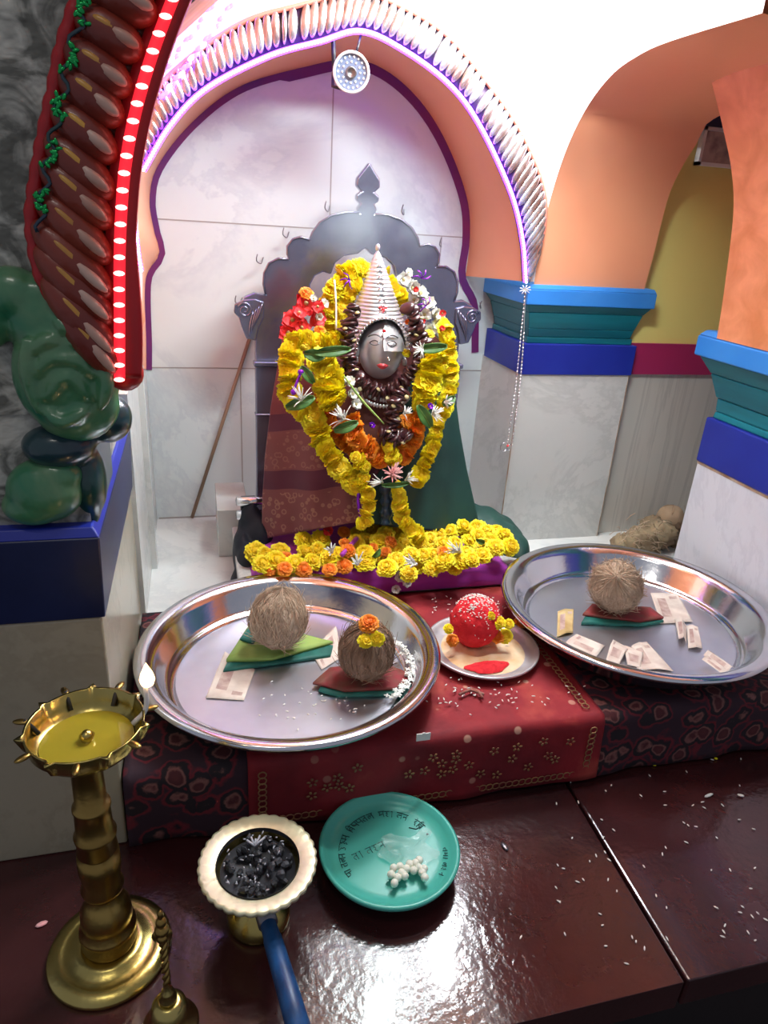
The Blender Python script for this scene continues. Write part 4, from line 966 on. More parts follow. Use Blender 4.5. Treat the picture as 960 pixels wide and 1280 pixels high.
# ================================================================== SEAT AND CLOTHS UNDER THE IDOL
t = thing('pedestal', 'low marble seat under the magenta cloth', 'seat', (.38, 1.42, NZ))
b = B(); b.box(.06, .69, 1.262, 1.60, NZ+.002, .178); mk('block', b, M['marble_pillar'], t, smooth=False, bevel=.006)
def cushion(x0, x1, y0, y1, z0, z1, seed, amp=.004):
    def fn(u, v):
        # wraps from front bottom over the top to the back
        s = v; r = .02; H = z1-z0; D = y1-y0
        if s < .3: y, z = y0, z0+(H-r)*(s/.3)
        elif s < .4: a = (s-.3)/.1*PI/2; y, z = y0+r-r*math.cos(a), z1-r+r*math.sin(a)
        else: y, z = y0+r+(D-r)*(s-.4)/.6, z1
        x = x0+(x1-x0)*u
        e = 1-math.exp(-min(u, 1-u)*28)
        z = z0+(z-z0)*(.25+.75*e)
        n = noise.noise(Vector((x*14+seed, s*5, seed)))
        return (x, y-(amp*n if s < .35 else 0), z+amp*.7*n)
    b = B(); b.grid(fn, 90, 40); return b
ca, cb = at(505, 745, 2, .136), at(641, 736, 2, .136)
b = cushion(.066, .665, 1.236, 1.50, .136, .194, 4)
o = mk('magenta_cloth', b, M['purplecloth'], solid=.003, offs=-1); tag(o, 'magenta purple cloth covering the seat below the flower heap', 'cloth')
def lump(pts, rad, name, label, m, seed):
    b = B()
    for p, r in zip(pts, rad): b.ell(p, r, None, 24, 16, lambda q: 1+.10*noise.noise(q*2.4+Vector((seed, 0, 0)))+.04*noise.noise(q*7))
    o = mk(name, b, m, remesh=.006); tag(o, label, 'cloth'); return o
lump([Vector((.690, 1.36, .168)), Vector((.715, 1.42, .16)), Vector((.665, 1.44, .18)), Vector((.60, 1.47, .19))], [(.050, .09, .050), (.036, .09, .05), (.06, .08, .05), (.09, .07, .05)], 'green_cloth', 'dark green cloth bunched at the right of the flower heap', M['greencloth'], 1)
lump([Vector((.085, 1.36, .155)), Vector((.078, 1.41, .16)), Vector((.115, 1.43, .18)), Vector((.100, 1.45, .20)), Vector((.075, 1.33, .13))], [(.026, .06, .050), (.022, .07, .055), (.034, .05, .06), (.030, .035, .065), (.030, .05, .03)], 'navy_cloth', 'dark navy cloth bunched at the left of the idol behind the left tray', M['navycloth'], 5)
# marble step block and steel rollers left of the throne
b = B(); b.box(.028, .100, 1.52, 1.70, NZ+.001, .222); tag(mk('marble_block', b, M['marble_pillar'], smooth=False, bevel=.002), 'small marble block on the niche floor left of the throne', 'block')
# ================================================================== THRONE
TY = 1.60; TC = at(462, 205, 1, TY).x
t = thing('throne_back', 'tall silver sheeted throne back with a scalloped arch and pointed finial', 'throne', (TC, TY, NZ))
def half(lst): return [(TC-at(x, y, 1, TY).x, at(x, y, 1, TY).z) for x, y in lst]
outl = half([(462, 203), (455, 212), (447, 222), (446, 232), (452, 239), (446, 243), (446, 250), (451, 254), (447, 260), (449, 266), (434, 265), (415, 269), (400, 278), (391, 290), (387, 300), (376, 296), (366, 299), (359, 308), (359, 318), (361, 324), (348, 323), (336, 329), (330, 341), (329, 355), (332, 368), (318, 366), (306, 371), (300, 381), (303, 392), (310, 400), (314, 415), (319, 424)])
inn = half([(458, 310), (448, 317), (430, 320), (419, 329), (414, 343), (404, 340), (394, 345), (388, 356), (388, 372), (378, 380), (366, 392), (360, 420)])
outl += [(outl[-1][0], .30), (outl[-1][0]+.004, NZ+.002)]
inn = [(max(0, inn[0][0]), inn[0][1])] + inn[1:]
inn[0] = (0, inn[0][1]); outl[0] = (0, outl[0][1])
inn += [(inn[-1][0], NZ+.002)]
poly = [(-d, z) for d, z in outl] + [(-d, z) for d, z in reversed(inn)] + [(d, z) for d, z in inn[1:]] + [(d, z) for d, z in reversed(outl[1:])]
b = B(); b.prism([(TC+d, TY, z) for d, z in poly], (0, .022, 0)); mk('arch_sheet', b, M['throne'], t, smooth=False, bevel=.003)
# raised edge beads on the lobes
b = B()
for sgn in (-1, 1): b.tube([Vector((TC+sgn*d*1.0, TY-.001, z)) for d, z in outl[9:25]], .0025, 6)
mk('edge_bead', b, M['throne'], t)
for sgn in (-1, 1):
    xw = outl[-1][0]; xi = inn[-1][0]; xm = TC+sgn*(xw+xi)/2; hw = abs(xw-xi)/2-.002
    b = B(); b.box(xm-hw, xm+hw, TY-.022, TY-.0005, NZ+.002, .545); b.box(xm-hw-.004, xm+hw+.004, TY-.028, TY, .545, .556); b.box(xm-hw-.002, xm+hw+.002, TY-.026, TY, .43, .436); b.box(xm-hw-.008, xm+hw+.008, TY-.03, TY, NZ+.002, .15)
    mk('column', b, M['throne'], t, smooth=False, bevel=.004)
    # carved scroll capital
    b = B(); zc_ = outl[27][1]-.012; xc_ = TC+sgn*(outl[27][0]-.022)
    b.prism([(xc_+sgn*dx, TY-.008, zc_+dz) for dx, dz in ((-.030, .020), (-.010, .026), (.014, .024), (.034, .014), (.036, -.004), (.026, -.014), (.020, -.034), (.010, -.060), (-.012, -.064), (-.018, -.036), (-.028, -.016))], (0, .009, 0))
    mk('capital', b, M['throne'], t, smooth=False, bevel=.003)
    b = B()
    b.tube([Vector((xc_+sgn*(.012+(.017*(1-k/22))*math.cos(.5+k*.6)), TY-.0095, zc_+.002+(.017*(1-k/22))*math.sin(.5+k*.6))) for k in range(20)], lambda u: .0026*(1-.4*u), 6)
    for q in range(4):
        b.tube(spline([Vector((xc_+sgn*(-.026+.007*q), TY-.009, zc_+.018-.006*q)), Vector((xc_+sgn*(-.016+.006*q), TY-.011, zc_-.010-.008*q)), Vector((xc_+sgn*(-.004+.002*q), TY-.009, zc_-.036-.006*q))], 8), lambda u: .0030*math.sin(PI*(.1+.8*u)), 6)
    mk('carved_scroll', b, M['throne'], t)
# base bars with steel ends
b = B(); b.box(TC-.30, TC+.285, 1.52, 1.60, NZ+.002, .16); mk('base_board', b, M['throne'], t, smooth=False, bevel=.004)
for i, z in enumerate((.285, .262)):
    yy = 1.45
    c = at(296, 627+i*17, 1, yy); d = at(333, 630+i*17, 1, yy)
    b = B(); b.tube([c, d+Vector((.03, .02, 0))], .0105, 16)
    o = mk('steel_tube', b, M['steel']); tag(o, ('upper' if i == 0 else 'lower')+' of the two short polished steel tubes left of the maroon sari', 'tube', None)
b = B(); b.box(.080, .115, 1.462, 1.50, NZ+.06, .265); tag(mk('dark_bracket', b, M['navycloth'], smooth=False, bevel=.003), 'dark bracket behind the steel tubes left of the maroon sari', 'bracket')
# ================================================================== IDOL
HC = at(476, 438, 1, 1.385)
t = thing('idol', 'silver faced temple idol with a tall ridged crown and a draped sari', 'idol', (.385, 1.40, .2))
def G2(x, z, cx_, cz_, wx, wz): return math.exp(-((x-cx_)/wx)**2-((z-cz_)/wz)**2)
RX, RY, RZ = .0475, .054, .0635
ROTF = Matrix.Rotation(math.radians(-9), 3, 'Z') @ Matrix.Rotation(math.radians(-9), 3, 'X')
def facept(u, v, lift=0):
    lon = u*math.radians(100); lat = v*math.radians(88)
    x = math.cos(lat)*math.sin(lon); z = math.sin(lat); y = -math.cos(lat)*math.cos(lon)
    k = 1-.16*max(0, -z)**1.5
    d = 0
    if z > -.36: d += .016*math.exp(-(x/.115)**2)*max(0, min(1, (.36-z)/.56))**1.2*(1 if z > -.19 else max(0, 1-(-.19-z)/.11))
    d += .0045*(G2(x, z, .14, -.20, .08, .07)+G2(x, z, -.14, -.20, .08, .07))
    for s_ in (-1, 1):
        d -= .0060*G2(x, z, .36*s_, .24, .24, .13); d += .0068*G2(x, z, .37*s_, .22, .15, .075)
        d += .0030*G2(x, z, .36*s_, .43-.25*(x*s_-.36)**2, .26, .045); d += .003*G2(x, z, .45*s_, -.22, .25, .25)
    d += .0050*G2(x, z, 0, -.46, .22, .07)+.004*G2(x, z, 0, -.55, .15, .06)+.006*G2(x, z, 0, -.80, .26, .16)-.002*G2(x, z, 0, -.64, .2, .04)
    fr_ = max(0, -y)
    p = Vector((x*RX*k, y*RY-(d*1.35+lift)*fr_, z*RZ))
    return HC+ROTF@p
b = B(); b.grid(facept, 72, 72); b.ell(HC+Vector((.002, .008, 0)), (.046, .048, .060), None, 30, 20); mk('face', b, mat('face_silver', (.66, .64, .66), (.56, .54, .57), 20, rough=.38, metal=.4), t, label='polished silver face')
def xz2uv(x, z):
    lat = math.asin(max(-1, min(1, z))); lon = math.asin(max(-1, min(1, x/max(.05, math.cos(lat))))); return lon/math.radians(100), lat/math.radians(88)
def onface(x, z, l=0): u, v = xz2uv(x, z); return facept(u, v, l)
b = B()
for q in range(9):
    pass
b.grid(lambda u, v: onface((u-.5)*.58, -.445+(.075*(1-abs(2*u-1)**1.6)*(1-.35*math.exp(-((u-.5)/.08)**2)))*v, .0012), 20, 6)
b.grid(lambda u, v: onface((u-.5)*.52, -.452-(.105*(1-abs(2*u-1)**1.8))*v, .0014), 20, 6)
mk('lips', b, M['lip'], t)
b = B(); b.ell(onface(0.02, .60, .001), (.0036, .002, .0036), None, 12, 8); mk('forehead_mark', b, M['skintone'], t)
b = B()
for s_ in (-1, 1):
    b.tube([onface(s_*(.17+.40*k/10), .235+.075*math.sin(PI*k/10), .0006) for k in range(11)], .0013, 5)
    b.tube([onface(s_*(.17+.40*k/10), .225-.065*math.sin(PI*k/10), .0006) for k in range(11)], .0011, 5)
    b.tube([onface(s_*(.12+.50*k/10), .38+.10*math.sin(PI*(.1+.8*k/10)), .0004) for k in range(11)], .0015, 5)
mk('eye_outline', b, M['silverdark'], t)
for s_ in (-1, 1):
    b = B(); b.ell(HC+ROTF@Vector((s_*.0475, .004, -.002)), (.006, .010, .016), None, 12, 10); b.ell(HC+ROTF@Vector((s_*.050, -.004, -.022)), (.005, .005, .009), None, 10, 8); mk('ear_ornament', b, M['silver'], t)
b = B(); b.ell(onface(.20, -.20, .003), (.0024,)*3, None, 8, 6); b.tube([onface(.19, -.22, .002), onface(.24, -.27, .003), onface(.28, -.21, .002)], .0007, 5); mk('nose_ring', b, M['steel'], t)
# crown
CRC = Vector((HC.x-.001, 1.415, HC.z))
prof = [(-.020, .060), (.010, .0615), (.030, .060), (.050, .054), (.075, .045), (.100, .036), (.125, .027), (.148, .019), (.166, .0125), (.178, .008), (.186, .004), (.190, .0005)]
def cr(h):
    for (h0, r0), (h1, r1) in zip(prof, prof[1:]):
        if h <= h1: return r0+(r1-r0)*(h-h0)/(h1-h0)
    return 0
def crownpt(u, v):
    h = -.020+.210*v; a = u*2*PI
    r = cr(h)*(1+.030*math.sin(h*2*PI/.0072))
    x = r*math.cos(a)*1.08; y = r*math.sin(a)
    if y < 0:
        ar = .0665*math.sqrt(max(0, 1-(x/.0515)**2))
        if h < ar: h = ar + (h+.02)*.02
    return CRC+Vector((x-.05*h, y, h))
b = B(); b.grid(crownpt, 120, 150); mk('crown', b, M['silver'], t, label='tall ridged silver crown')
b = B()
for k in range(9):
    h = .078+k*.0105; r = cr(h)
    w = .0085*(1-k*.06)
    b.tube([CRC+Vector((-w-.05*h, -r-.0005, h-.003)), CRC+Vector((-.05*h, -r-.0030, h+.003)), CRC+Vector((w-.05*h, -r-.0005, h-.003))], .0016, 6)
mk('crown_chevrons', b, M['steel'], t)
b = B()
for k in range(25):
    a = PI*(k+.5)/25; b.ell(CRC+Vector((-.0555*math.cos(a)*.98, -.050-.008*math.sin(a), .071*math.sin(a)**.8-.003)), (.0034,)*3, None, 8, 6)
mk('crown_rim_beads', b, M['steel'], t)
b = B(); h = .082; b.ell(CRC+Vector((-.003, -cr(h)-.003, h)), (.0042, .003, .0052), None, 10, 8)
for sgn in (-1, 1): b.ell(CRC+Vector((-.003+.006*sgn, -cr(h)-.002, h+.004)), (.003, .002, .0022), None, 8, 6)
mk('crown_gem', b, M['petalred'], t, label='red gem on the crown')
b = B(); b.ell(CRC+Vector((-.0097, 0, .195)), (.005, .005, .007), None, 12, 8); mk('crown_tip', b, M['silver'], t)
# neck and body
b = B(); b.ell((HC.x, 1.43, HC.z-.20), (.12, .085, .17), None, 30, 20); mk('draped_torso', b, M['bodycloth'], t, remesh=.006)
# silver necklace collars
b = B()
for k, (w, dz) in enumerate(((.040, -.060), (.046, -.068), (.050, -.078))):
    for i in range(21):
        a = PI*(.06+.88*i/20); b.ell(HC+Vector((w*math.cos(a)+.006, -.030-.014*math.sin(a)-k*.004, dz-.022*math.sin(a)-k*.002)), (.0034, .0026, .0048), None, 8, 6)
b.grid(lambda u, v: HC+Vector(((.036+.016*v)*math.cos(PI*(.05+.9*u))+.006, -.026-.012*math.sin(PI*u)-.008*v, -.054-(.020+.02*v)*math.sin(PI*(.05+.9*u)))), 24, 6)
mk('necklace', b, M['silver'], t)
def interp(lst, v):
    n = len(lst)-1; f = v*n; i = min(n-1, int(f)); q = f-i
    return tuple(lst[i][k]*(1-q)+lst[i+1][k]*q for k in range(len(lst[0])))
Lq = [(354, 415), (348, 450), (338, 510), (331, 570), (328, 620), (327, 674)]
Cq = [(500, 484), (500, 510), (494, 545), (476, 585), (458, 620), (449, 652)]
Rq = [(560, 420), (566, 480), (573, 535), (582, 585), (591, 625), (600, 664)]
def drapept(E0, E1, y00, y01, y10, y11, flip, pleat, amp, hang=0):
    def fn(u, v):
        a = interp(E0, v); c = interp(E1, v)
        yl = y00+(y01-y00)*v; yc = y10+(y11-y10)*v
        Y = yl+(yc-yl)*math.sin(u*PI/2)
        Y -= amp*(.3+.7*v)*math.sin(u*pleat+1.4*math.sin(v*3+u*2))*math.sin(PI*min(1, u*1.1+.02))
        yy = a[1]+(c[1]-a[1])*u+hang*math.sin(u*PI)
        return at(a[0]+(c[0]-a[0])*u, yy, 1, Y)
    return fn
b = B(); b.grid(drapept(Lq, Cq, 1.47, 1.405, 1.385, 1.30, 0, 17, .007), 90, 70); mk('sari_pleats', b, M['sari'], t, solid=.003, label='maroon sari with pale brocade bands')
b = B(); b.grid(drapept(Rq, Cq, 1.47, 1.40, 1.380, 1.305, 0, 21, .008, 4), 80, 60); mk('green_drape', b, M['greencloth'], t, solid=.003, label='dark green sari drape')
b = B(); b.grid(lambda u, v: Vector((at(*interp(Lq, v), 1, 1.47).x, 1.47, at(*interp(Lq, v), 1, 1.47).z))*(1-u)+Vector((at(*interp(Rq, v), 1, 1.47).x, 1.47, at(*interp(Rq, v), 1, 1.47).z))*u+Vector((0, .05*math.sin(u*PI), 0)), 20, 20); mk('back_drape', b, M['bodycloth'], t)
# ================================================================== GARLANDS
def garland(label, pts, Y, r, color, n, wide=1, sq=.75, name='flower_garland', group=None, jit=.25):
    P = [at(x, y, 1, (Y if not isinstance(Y, (list, tuple)) else Y[i])) for i, (x, y) in enumerate(pts)]
    t = thing(name, label, 'garland', P[0], group)
    sp = spline(P, n)
    b = B(); b.tube(sp, .003, 6); mk('string', b, M['leaf'], t)
    for i, p in enumerate(sp):
        tg = (sp[min(n-1, i+1)]-sp[max(0, i-1)]).normalized()
        q = p+Vector((R.uniform(-1, 1), R.uniform(-.6, .3), R.uniform(-1, 1)))*r*jit
        c_ = color if isinstance(color, str) else R.choice(color)
        nrm = tg if R.random() < .35 else Vector((R.uniform(-.6, .6), -1, R.uniform(-.4, .6)))
        put_flower('marigold', FM[(c_, R.randrange(3))], q, r*R.uniform(.88, 1.1), t, nrm, .8, sq)
    return t
garland('long yellow marigold garland hanging down the left side of the idol to its knees', [(366, 428), (362, 470), (364, 492), (388, 520), (400, 548), (420, 580), (443, 607)], [1.36, 1.345, 1.335, 1.32, 1.31, 1.30, 1.29], .0225, 'yellow', 46)
garland('long yellow marigold garland hanging down the right side of the idol', [(556, 405), (561, 450), (560, 495), (549, 525), (540, 560), (527, 585), (520, 605)], [1.38, 1.36, 1.34, 1.325, 1.31, 1.30, 1.29], .0175, 'yellow', 50)
garland('thick short yellow marigold strand left of the silver face', [(402, 452), (414, 470), (412, 488), (418, 506)], [1.325, 1.315, 1.31, 1.30], .0285, 'yellow', 20)
garland('thick short yellow marigold strand right of the silver face', [(543, 446), (539, 465), (535, 480), (531, 500)], [1.335, 1.325, 1.315, 1.31], .0265, 'yellow', 19)
garland('yellow marigold row across the left shoulder below the red blossoms', [(372, 424), (395, 426), (425, 428)], 1.355, .019, 'yellow', 14)
garland('orange marigold garland looped low on the chest', [(437, 526), (448, 548), (463, 564), (478, 575)], [1.315, 1.305, 1.30, 1.295], .020, 'orange', 17)
garland('orange marigold strand rising on the right of the chest', [(528, 512), (522, 535), (512, 555), (503, 572)], [1.32, 1.31, 1.305, 1.30], .020, 'orange', 17)
garland('orange marigold strand right of the pod garland', [(505, 530), (517, 524), (528, 522)], 1.315, .017, 'orange', 9)
garland('deep orange marigold strand behind the left yellow garland', [(404, 492), (408, 520), (424, 545), (440, 562), (452, 578)], 1.345, .017, 'orange', 22)
garland('inner orange marigold strand behind the chest loop', [(430, 545), (445, 566), (462, 582)], 1.34, .016, 'orange', 12)
garland('little yellow marigold bunch under the pod pendant', [(483, 558), (493, 564), (487, 572), (497, 574)], 1.285, .014, 'yellow', 8)
garland('yellow marigold arc standing behind the left of the crown', [(410, 420), (410, 395), (417, 370), (425, 350), (442, 338), (452, 334)], 1.44, .020, 'yellow', 34, jit=.35)
garland('second yellow marigold arc close to the left of the crown', [(428, 415), (430, 390), (437, 368), (448, 352)], 1.43, .017, 'yellow', 18, jit=.4)
garland('yellow marigold arc standing behind the right of the crown', [(478, 340), (488, 352), (498, 370), (506, 388)], 1.43, .015, 'yellow', 15, jit=.35)
garland('short left yellow marigold pendant hanging over the flower heap', [(452, 598), (459, 622), (460, 640), (452, 655)], [1.285, 1.275, 1.265, 1.26], .0165, 'yellow', 9, sq=1)
garland('right yellow marigold pendant joined to the flower heap', [(497, 612), (500, 630), (503, 648), (516, 664), (528, 678)], [1.275, 1.27, 1.265, 1.26, 1.255], .0165, 'yellow', 22)
garland('small yellow marigold bunch above the left pendant', [(446, 572), (452, 580), (458, 585)], 1.285, .014, 'yellow', 5, sq=1)
# pod garland around the face
def pod_mesh(i):
    b = B(); rr0 = random.Random(i)
    for k in range(3):
        a = rr0.uniform(0, 6); b.ell((.2*math.cos(a), .2*math.sin(a), .42*k-.42), (.85, .62, .26), RM(rr0.uniform(-.4, .4), rr0.uniform(-.4, .4), a), 12, 7)
    o = mk('pod', b, M['pod']); me = o.data; bpy.data.objects.remove(o); return me
PM = [pod_mesh(i) for i in range(3)]
tipb = B(); tipb.ell((0, 0, 0), (1, 1, .8), None, 8, 6); _o = mk('tip', tipb, M['podend']); TIPM = _o.data; bpy.data.objects.remove(_o)
def podgarland(label, pts, Y, r, n):
    r *= 1.08; P = [at(x, y, 1, Y) for x, y in pts]; t = thing('pod_garland', label, 'garland', P[0]); sp = spline(P, n)
    b = B(); b.tube(sp, .003, 6); mk('string', b, M['pod'], t)
    for i, p in enumerate(sp):
        q = p+Vector((R.uniform(-1, 1), 0, R.uniform(-1, 1)))*r*.25
        o = put_flower('pod', PM[i % 3], q, r*R.uniform(.9, 1.15), t, (sp[min(n-1, i+1)]-sp[max(0, i-1)])+Vector((0, -.004, 0)), .7)
        if i % 3 == 0:
            sd = 1 if (i//3) % 2 else -1
            tg = (sp[min(n-1, i+1)]-sp[max(0, i-1)]).normalized(); nn = Vector((tg.z, 0, -tg.x))
            put_flower('pale_tip', TIPM, q+nn*(sd*r*.45)+Vector((0, -r*.70, 0)), r*.27, t, None, 1, .6)
    return t
podgarland('dark maroon pod garland looped around the silver face', [(441, 388), (436, 410), (434, 432), (438, 455), (449, 476), (464, 487), (480, 491), (497, 487), (511, 474), (521, 453), (524, 425), (518, 400), (512, 388)], 1.345, .0175, 42)
podgarland('dark maroon pod pendant hanging from the garland onto the chest', [(500, 490), (493, 505), (489, 520), (488, 535), (490, 546)], 1.30, .0175, 11)
podgarland('cluster of dark pods at the bottom of the pod pendant', [(477, 540), (490, 552), (502, 541), (508, 544)], 1.29, .018, 6)
# big soft blossoms and leaves
def blossom(label, p, r, m, n=5, group=None, name='blossom', direc=None, open_=.5, cat='flower'):
    p = Vector(p); t = thing(name, label, cat, p, group)
    q = (Vector(direc) if direc else Vector((R.uniform(-.5, .5), -1, R.uniform(.1, .8)))).normalized().to_track_quat('Z', 'Y').to_matrix()
    for L in range(2):
        for k in range(n):
            a = 2*PI*(k+.5*L)/n+R.uniform(-.15, .15); op = open_*(1-.35*L)+R.uniform(-.08, .08); wv = R.uniform(0, 6)
            def fn(u, v):
                w = math.sin(PI*min(1, .12+.88*v)**.8)*.46*(u-.5)*2
                rad = v*(1-.05*L); d = Vector((math.cos(a), math.sin(a), 0)); sd = Vector((-math.sin(a), math.cos(a), 0))
                up = (1-op)*v*.9+.12*math.sin(v*4+wv)+.22*(u-.5)**2
                return p+q@((d*(rad*(.35+.65*op))+sd*w+Vector((0, 0, up)))*r)
            b = B(); b.grid(fn, 6, 8); mk('petal', b, m, t)
    b = B(); b.ell(p+q@Vector((0, 0, r*.25)), (r*.16, r*.16, r*.22), q, 8, 6); mk('centre', b, M['podend'], t)
    return t
reds = [(383, 380, .030), (395, 398, .026), (366, 402, .030), (360, 418, .026), (377, 410, .024), (372, 392, .022), (398, 384, .018)]
for i, (x, y, r) in enumerate(reds):
    blossom('soft red blossom in the cluster at the left shoulder of the idol', at(x, y, 1, 1.40-.004*i), r, M['petalred'], 5, 'red blossoms at the left shoulder', open_=.75)
flower('orange', at(383, 366, 1, 1.40), .015, 'orange marigold topping the red blossoms at the left shoulder')
flower('orange', at(400, 412, 1, 1.37), .012, 'orange marigold between the red blossoms and the yellow arc')
for i, (x, y, r) in enumerate([(403, 380, .016), (399, 396, .013), (392, 374, .012)]):
    blossom('small white blossom between the red blossoms and the yellow arc', at(x, y, 1, 1.385), r, M['petalwhite'], 6, 'white blossoms at the left shoulder', open_=.5)
whites = [(503, 350, .022), (513, 360, .024), (524, 368, .024), (517, 376, .020), (535, 380, .022), (543, 393, .020), (530, 395, .022), (523, 408, .020), (545, 405, .020), (535, 414, .024), (519, 422, .022), (548, 420, .016), (528, 430, .018), (509, 341, .014), (552, 398, .014)]
for i, (x, y, r) in enumerate(whites):
    blossom('ruffled white blossom in the cluster right of the crown', at(x, y, 1, 1.395+.003*(i % 4)), r, M['petalwhite'], 7, 'white blossoms right of the crown', open_=.55)
blossom('upper red rosebud among the white blossoms', at(519, 363, 1, 1.36), .011, M['petalred'], 4, open_=.3, name='rosebud')
blossom('middle small red rosebud among the white blossoms', at(528, 402, 1, 1.35), .009, M['petalred'], 4, open_=.3, name='rosebud')
blossom('larger right red rosebud at the outer edge of the white blossoms', at(552, 392, 1, 1.36), .014, M['petalred'], 4, open_=.3, name='rosebud')
blossom('lowest red rosebud at the right shoulder', at(551, 412, 1, 1.36), .012, M['petalred'], 4, open_=.3, name='rosebud')
flower('orange', at(512, 403, 1, 1.35), .011, 'orange marigold between the crown and the white blossoms')
flower('yellow', at(537, 417, 1, 1.345), .011, 'yellow marigold in the middle of the white blossoms')
flower('yellow', at(508, 441, 1, 1.36), .010, 'tiny yellow marigold right of the silver cheek')
for i, (x, y, lb) in enumerate([(527, 348, 'upper violet foil ribbon among the white blossoms'), (533, 382, 'middle violet foil ribbon among the white blossoms'), (437, 350, 'violet foil ribbon left of the crown')]):
    t = thing('foil_ribbon', lb, 'ribbon', at(x, y, 1, 1.355)); b = B(); c = at(x, y, 1, 1.355)
    for k in range(4):
        a = k*.9+i; b.tube([c, c+Vector((.010*math.cos(a), -.003, .010*math.sin(a))), c+Vector((.019*math.cos(a+.3), 0, .017*math.sin(a+.3)))], .0014, 4)
    mk('strip', b, M['violetfoil'], t)
def leaf(label, p, L, w, ang, m=M['leaf'], group=None):
    p = Vector(p); t = thing('leaf', label, 'leaf', p, group)
    d = Vector((math.cos(ang), 0, math.sin(ang))); s_ = Vector((-math.sin(ang), 0, math.cos(ang)))
    def fn(u, v): return p+d*(L*(v-.5))+s_*(w*(u-.5)*math.sin(PI*(.06+.9*v))**.7)+Vector((0, -.006*math.sin(PI*v)-.006*abs(u-.5)*2, 0))
    b = B(); b.grid(fn, 8, 16); mk('blade', b, m, t, solid=.0008)
    b = B(); b.tube([Vector(fn(.5, k/8))+Vector((0, -.0012, 0)) for k in range(9)], .0008, 4); mk('midrib', b, M['limecloth'], t)
leaf('folded green leaf across the left shoulder above the thick yellow strand', at(415, 438, 1, 1.295), .070, .020, .12)
leaf('small green leaf at the left shoulder below the yellow row', at(393, 443, 1, 1.30), .040, .024, -.1)
leaf('green leaf left of the thick left yellow strand', at(384, 468, 1, 1.29), .040, .018, -.9)
leaf('green leaf where the left long garland bends', at(375, 502, 1, 1.285), .058, .024, .35)
leaf('green leaf beside the lower end of the thick left strand', at(432, 532, 1, 1.27), .050, .022, .35)
leaf('green leaf above the thick right yellow strand', at(540, 434, 1, 1.30), .060, .020, .1)
leaf('dark green leaf hanging below the thick right yellow strand', at(530, 520, 1, 1.275), .055, .024, -.95)
leaf('green leaf at the outer right of the long right garland', at(560, 500, 1, 1.30), .030, .02, .5)
leaf('narrow green leaf under the pink tassel', at(494, 604, 1, 1.262), .058, .012, .05)
def tassel(label, p, r, m, n=16, spread=1.2, direc=(0, -.6, 1), w=.0013, group=None):
    p = Vector(p); t = thing('tassel_flower', label, 'flower', p, group); q = Vector(direc).normalized().to_track_quat('Z', 'Y').to_matrix(); b = B()
    for k in range(n):
        a = R.uniform(0, 2*PI); th = R.uniform(.1, spread); d = Vector((math.sin(th)*math.cos(a), math.sin(th)*math.sin(a), math.cos(th))); L = r*R.uniform(.7, 1.1)
        b.tube([p, p+q@(d*L*.6+Vector((0, 0, .05*L))), p+q@(d*L)], lambda u: w*(1.3-.9*u), 5)
    b.ell(p, (w*2,)*3, None, 6, 4); mk('petals', b, m, t)
tassel('pink tassel flower at the meeting point of the two long garlands', at(490, 594, 1, 1.27), .028, M['petalpink'], 34, 1.5, (0, -.5, .9), .0022)
tassel('spiky white tassel left of the pink one', at(478, 603, 1, 1.265), .030, M['petalwhite'], 18, 1.2, (-1, -.3, .1))
tassel('spiky white tassel right of the pink one', at(507, 600, 1, 1.265), .026, M['petalwhite'], 18, 1.2, (.9, -.3, .3))
tassel('white tassel flower on the leaf at the bend of the left garland', at(377, 500, 1, 1.275), .030, M['petalwhite'], 22, 1.4, (-.2, -.4, .9))
tassel('white tassel flower at the lower end of the thick left strand', at(430, 524, 1, 1.262), .034, M['petalwhite'], 24, 1.3, (-.6, -.4, .5))
tassel('white tassel flower below the thick right strand', at(540, 518, 1, 1.265), .026, M['petalwhite'], 20, 1.4, (.8, -.4, .3))
tassel('white tassel flower right of the pod pendant', at(505, 517, 1, 1.28), .020, M['petalwhite'], 14, 1.4, (.5, -.4, .3))
tassel('white tassel flower on the leaf right of the face', at(528, 436, 1, 1.29), .024, M['petalwhite'], 16, 1.4, (-.8, -.4, -.2))
tassel('white tassel flower at the right shoulder garland', at(556, 503, 1, 1.29), .018, M['petalwhite'], 14, 1.4, (.8, -.4, .3))
for i, (x, y) in enumerate([(436, 478), (440, 492), (444, 506)]):
    blossom('cream blossom in the short white strand beside the thick left yellow strand', at(x, y, 1, 1.31), .018, M['petalwhite'], 7, 'cream blossoms on the left of the chest', open_=.5)
for i, (x, y, lb, c_) in enumerate([(537, 508, 'violet blossom below the thick right yellow strand', M['violetfoil']), (464, 532, 'blue foil blossom left of the pod pendant', M['violetfoil'])]):
    blossom(lb, at(x, y, 1, 1.275), .010, c_, 5, open_=.6)
t = thing('foil_pendant', 'shiny violet foil pendant on the left long garland', 'ornament', at(371, 478, 1, 1.29))
b = B(); b.tube([at(376, 466, 1, 1.295), at(371, 478, 1, 1.285), at(367, 489, 1, 1.285)], .0025, 8); mk('bar', b, M['violetfoil'], t)
for (x, y) in ((376, 465), (367, 490)):
    b = B(); b.ell(at(x, y, 1, 1.286), (.006,)*3, None, 10, 8); mk('bead', b, M['violetfoil'], t)
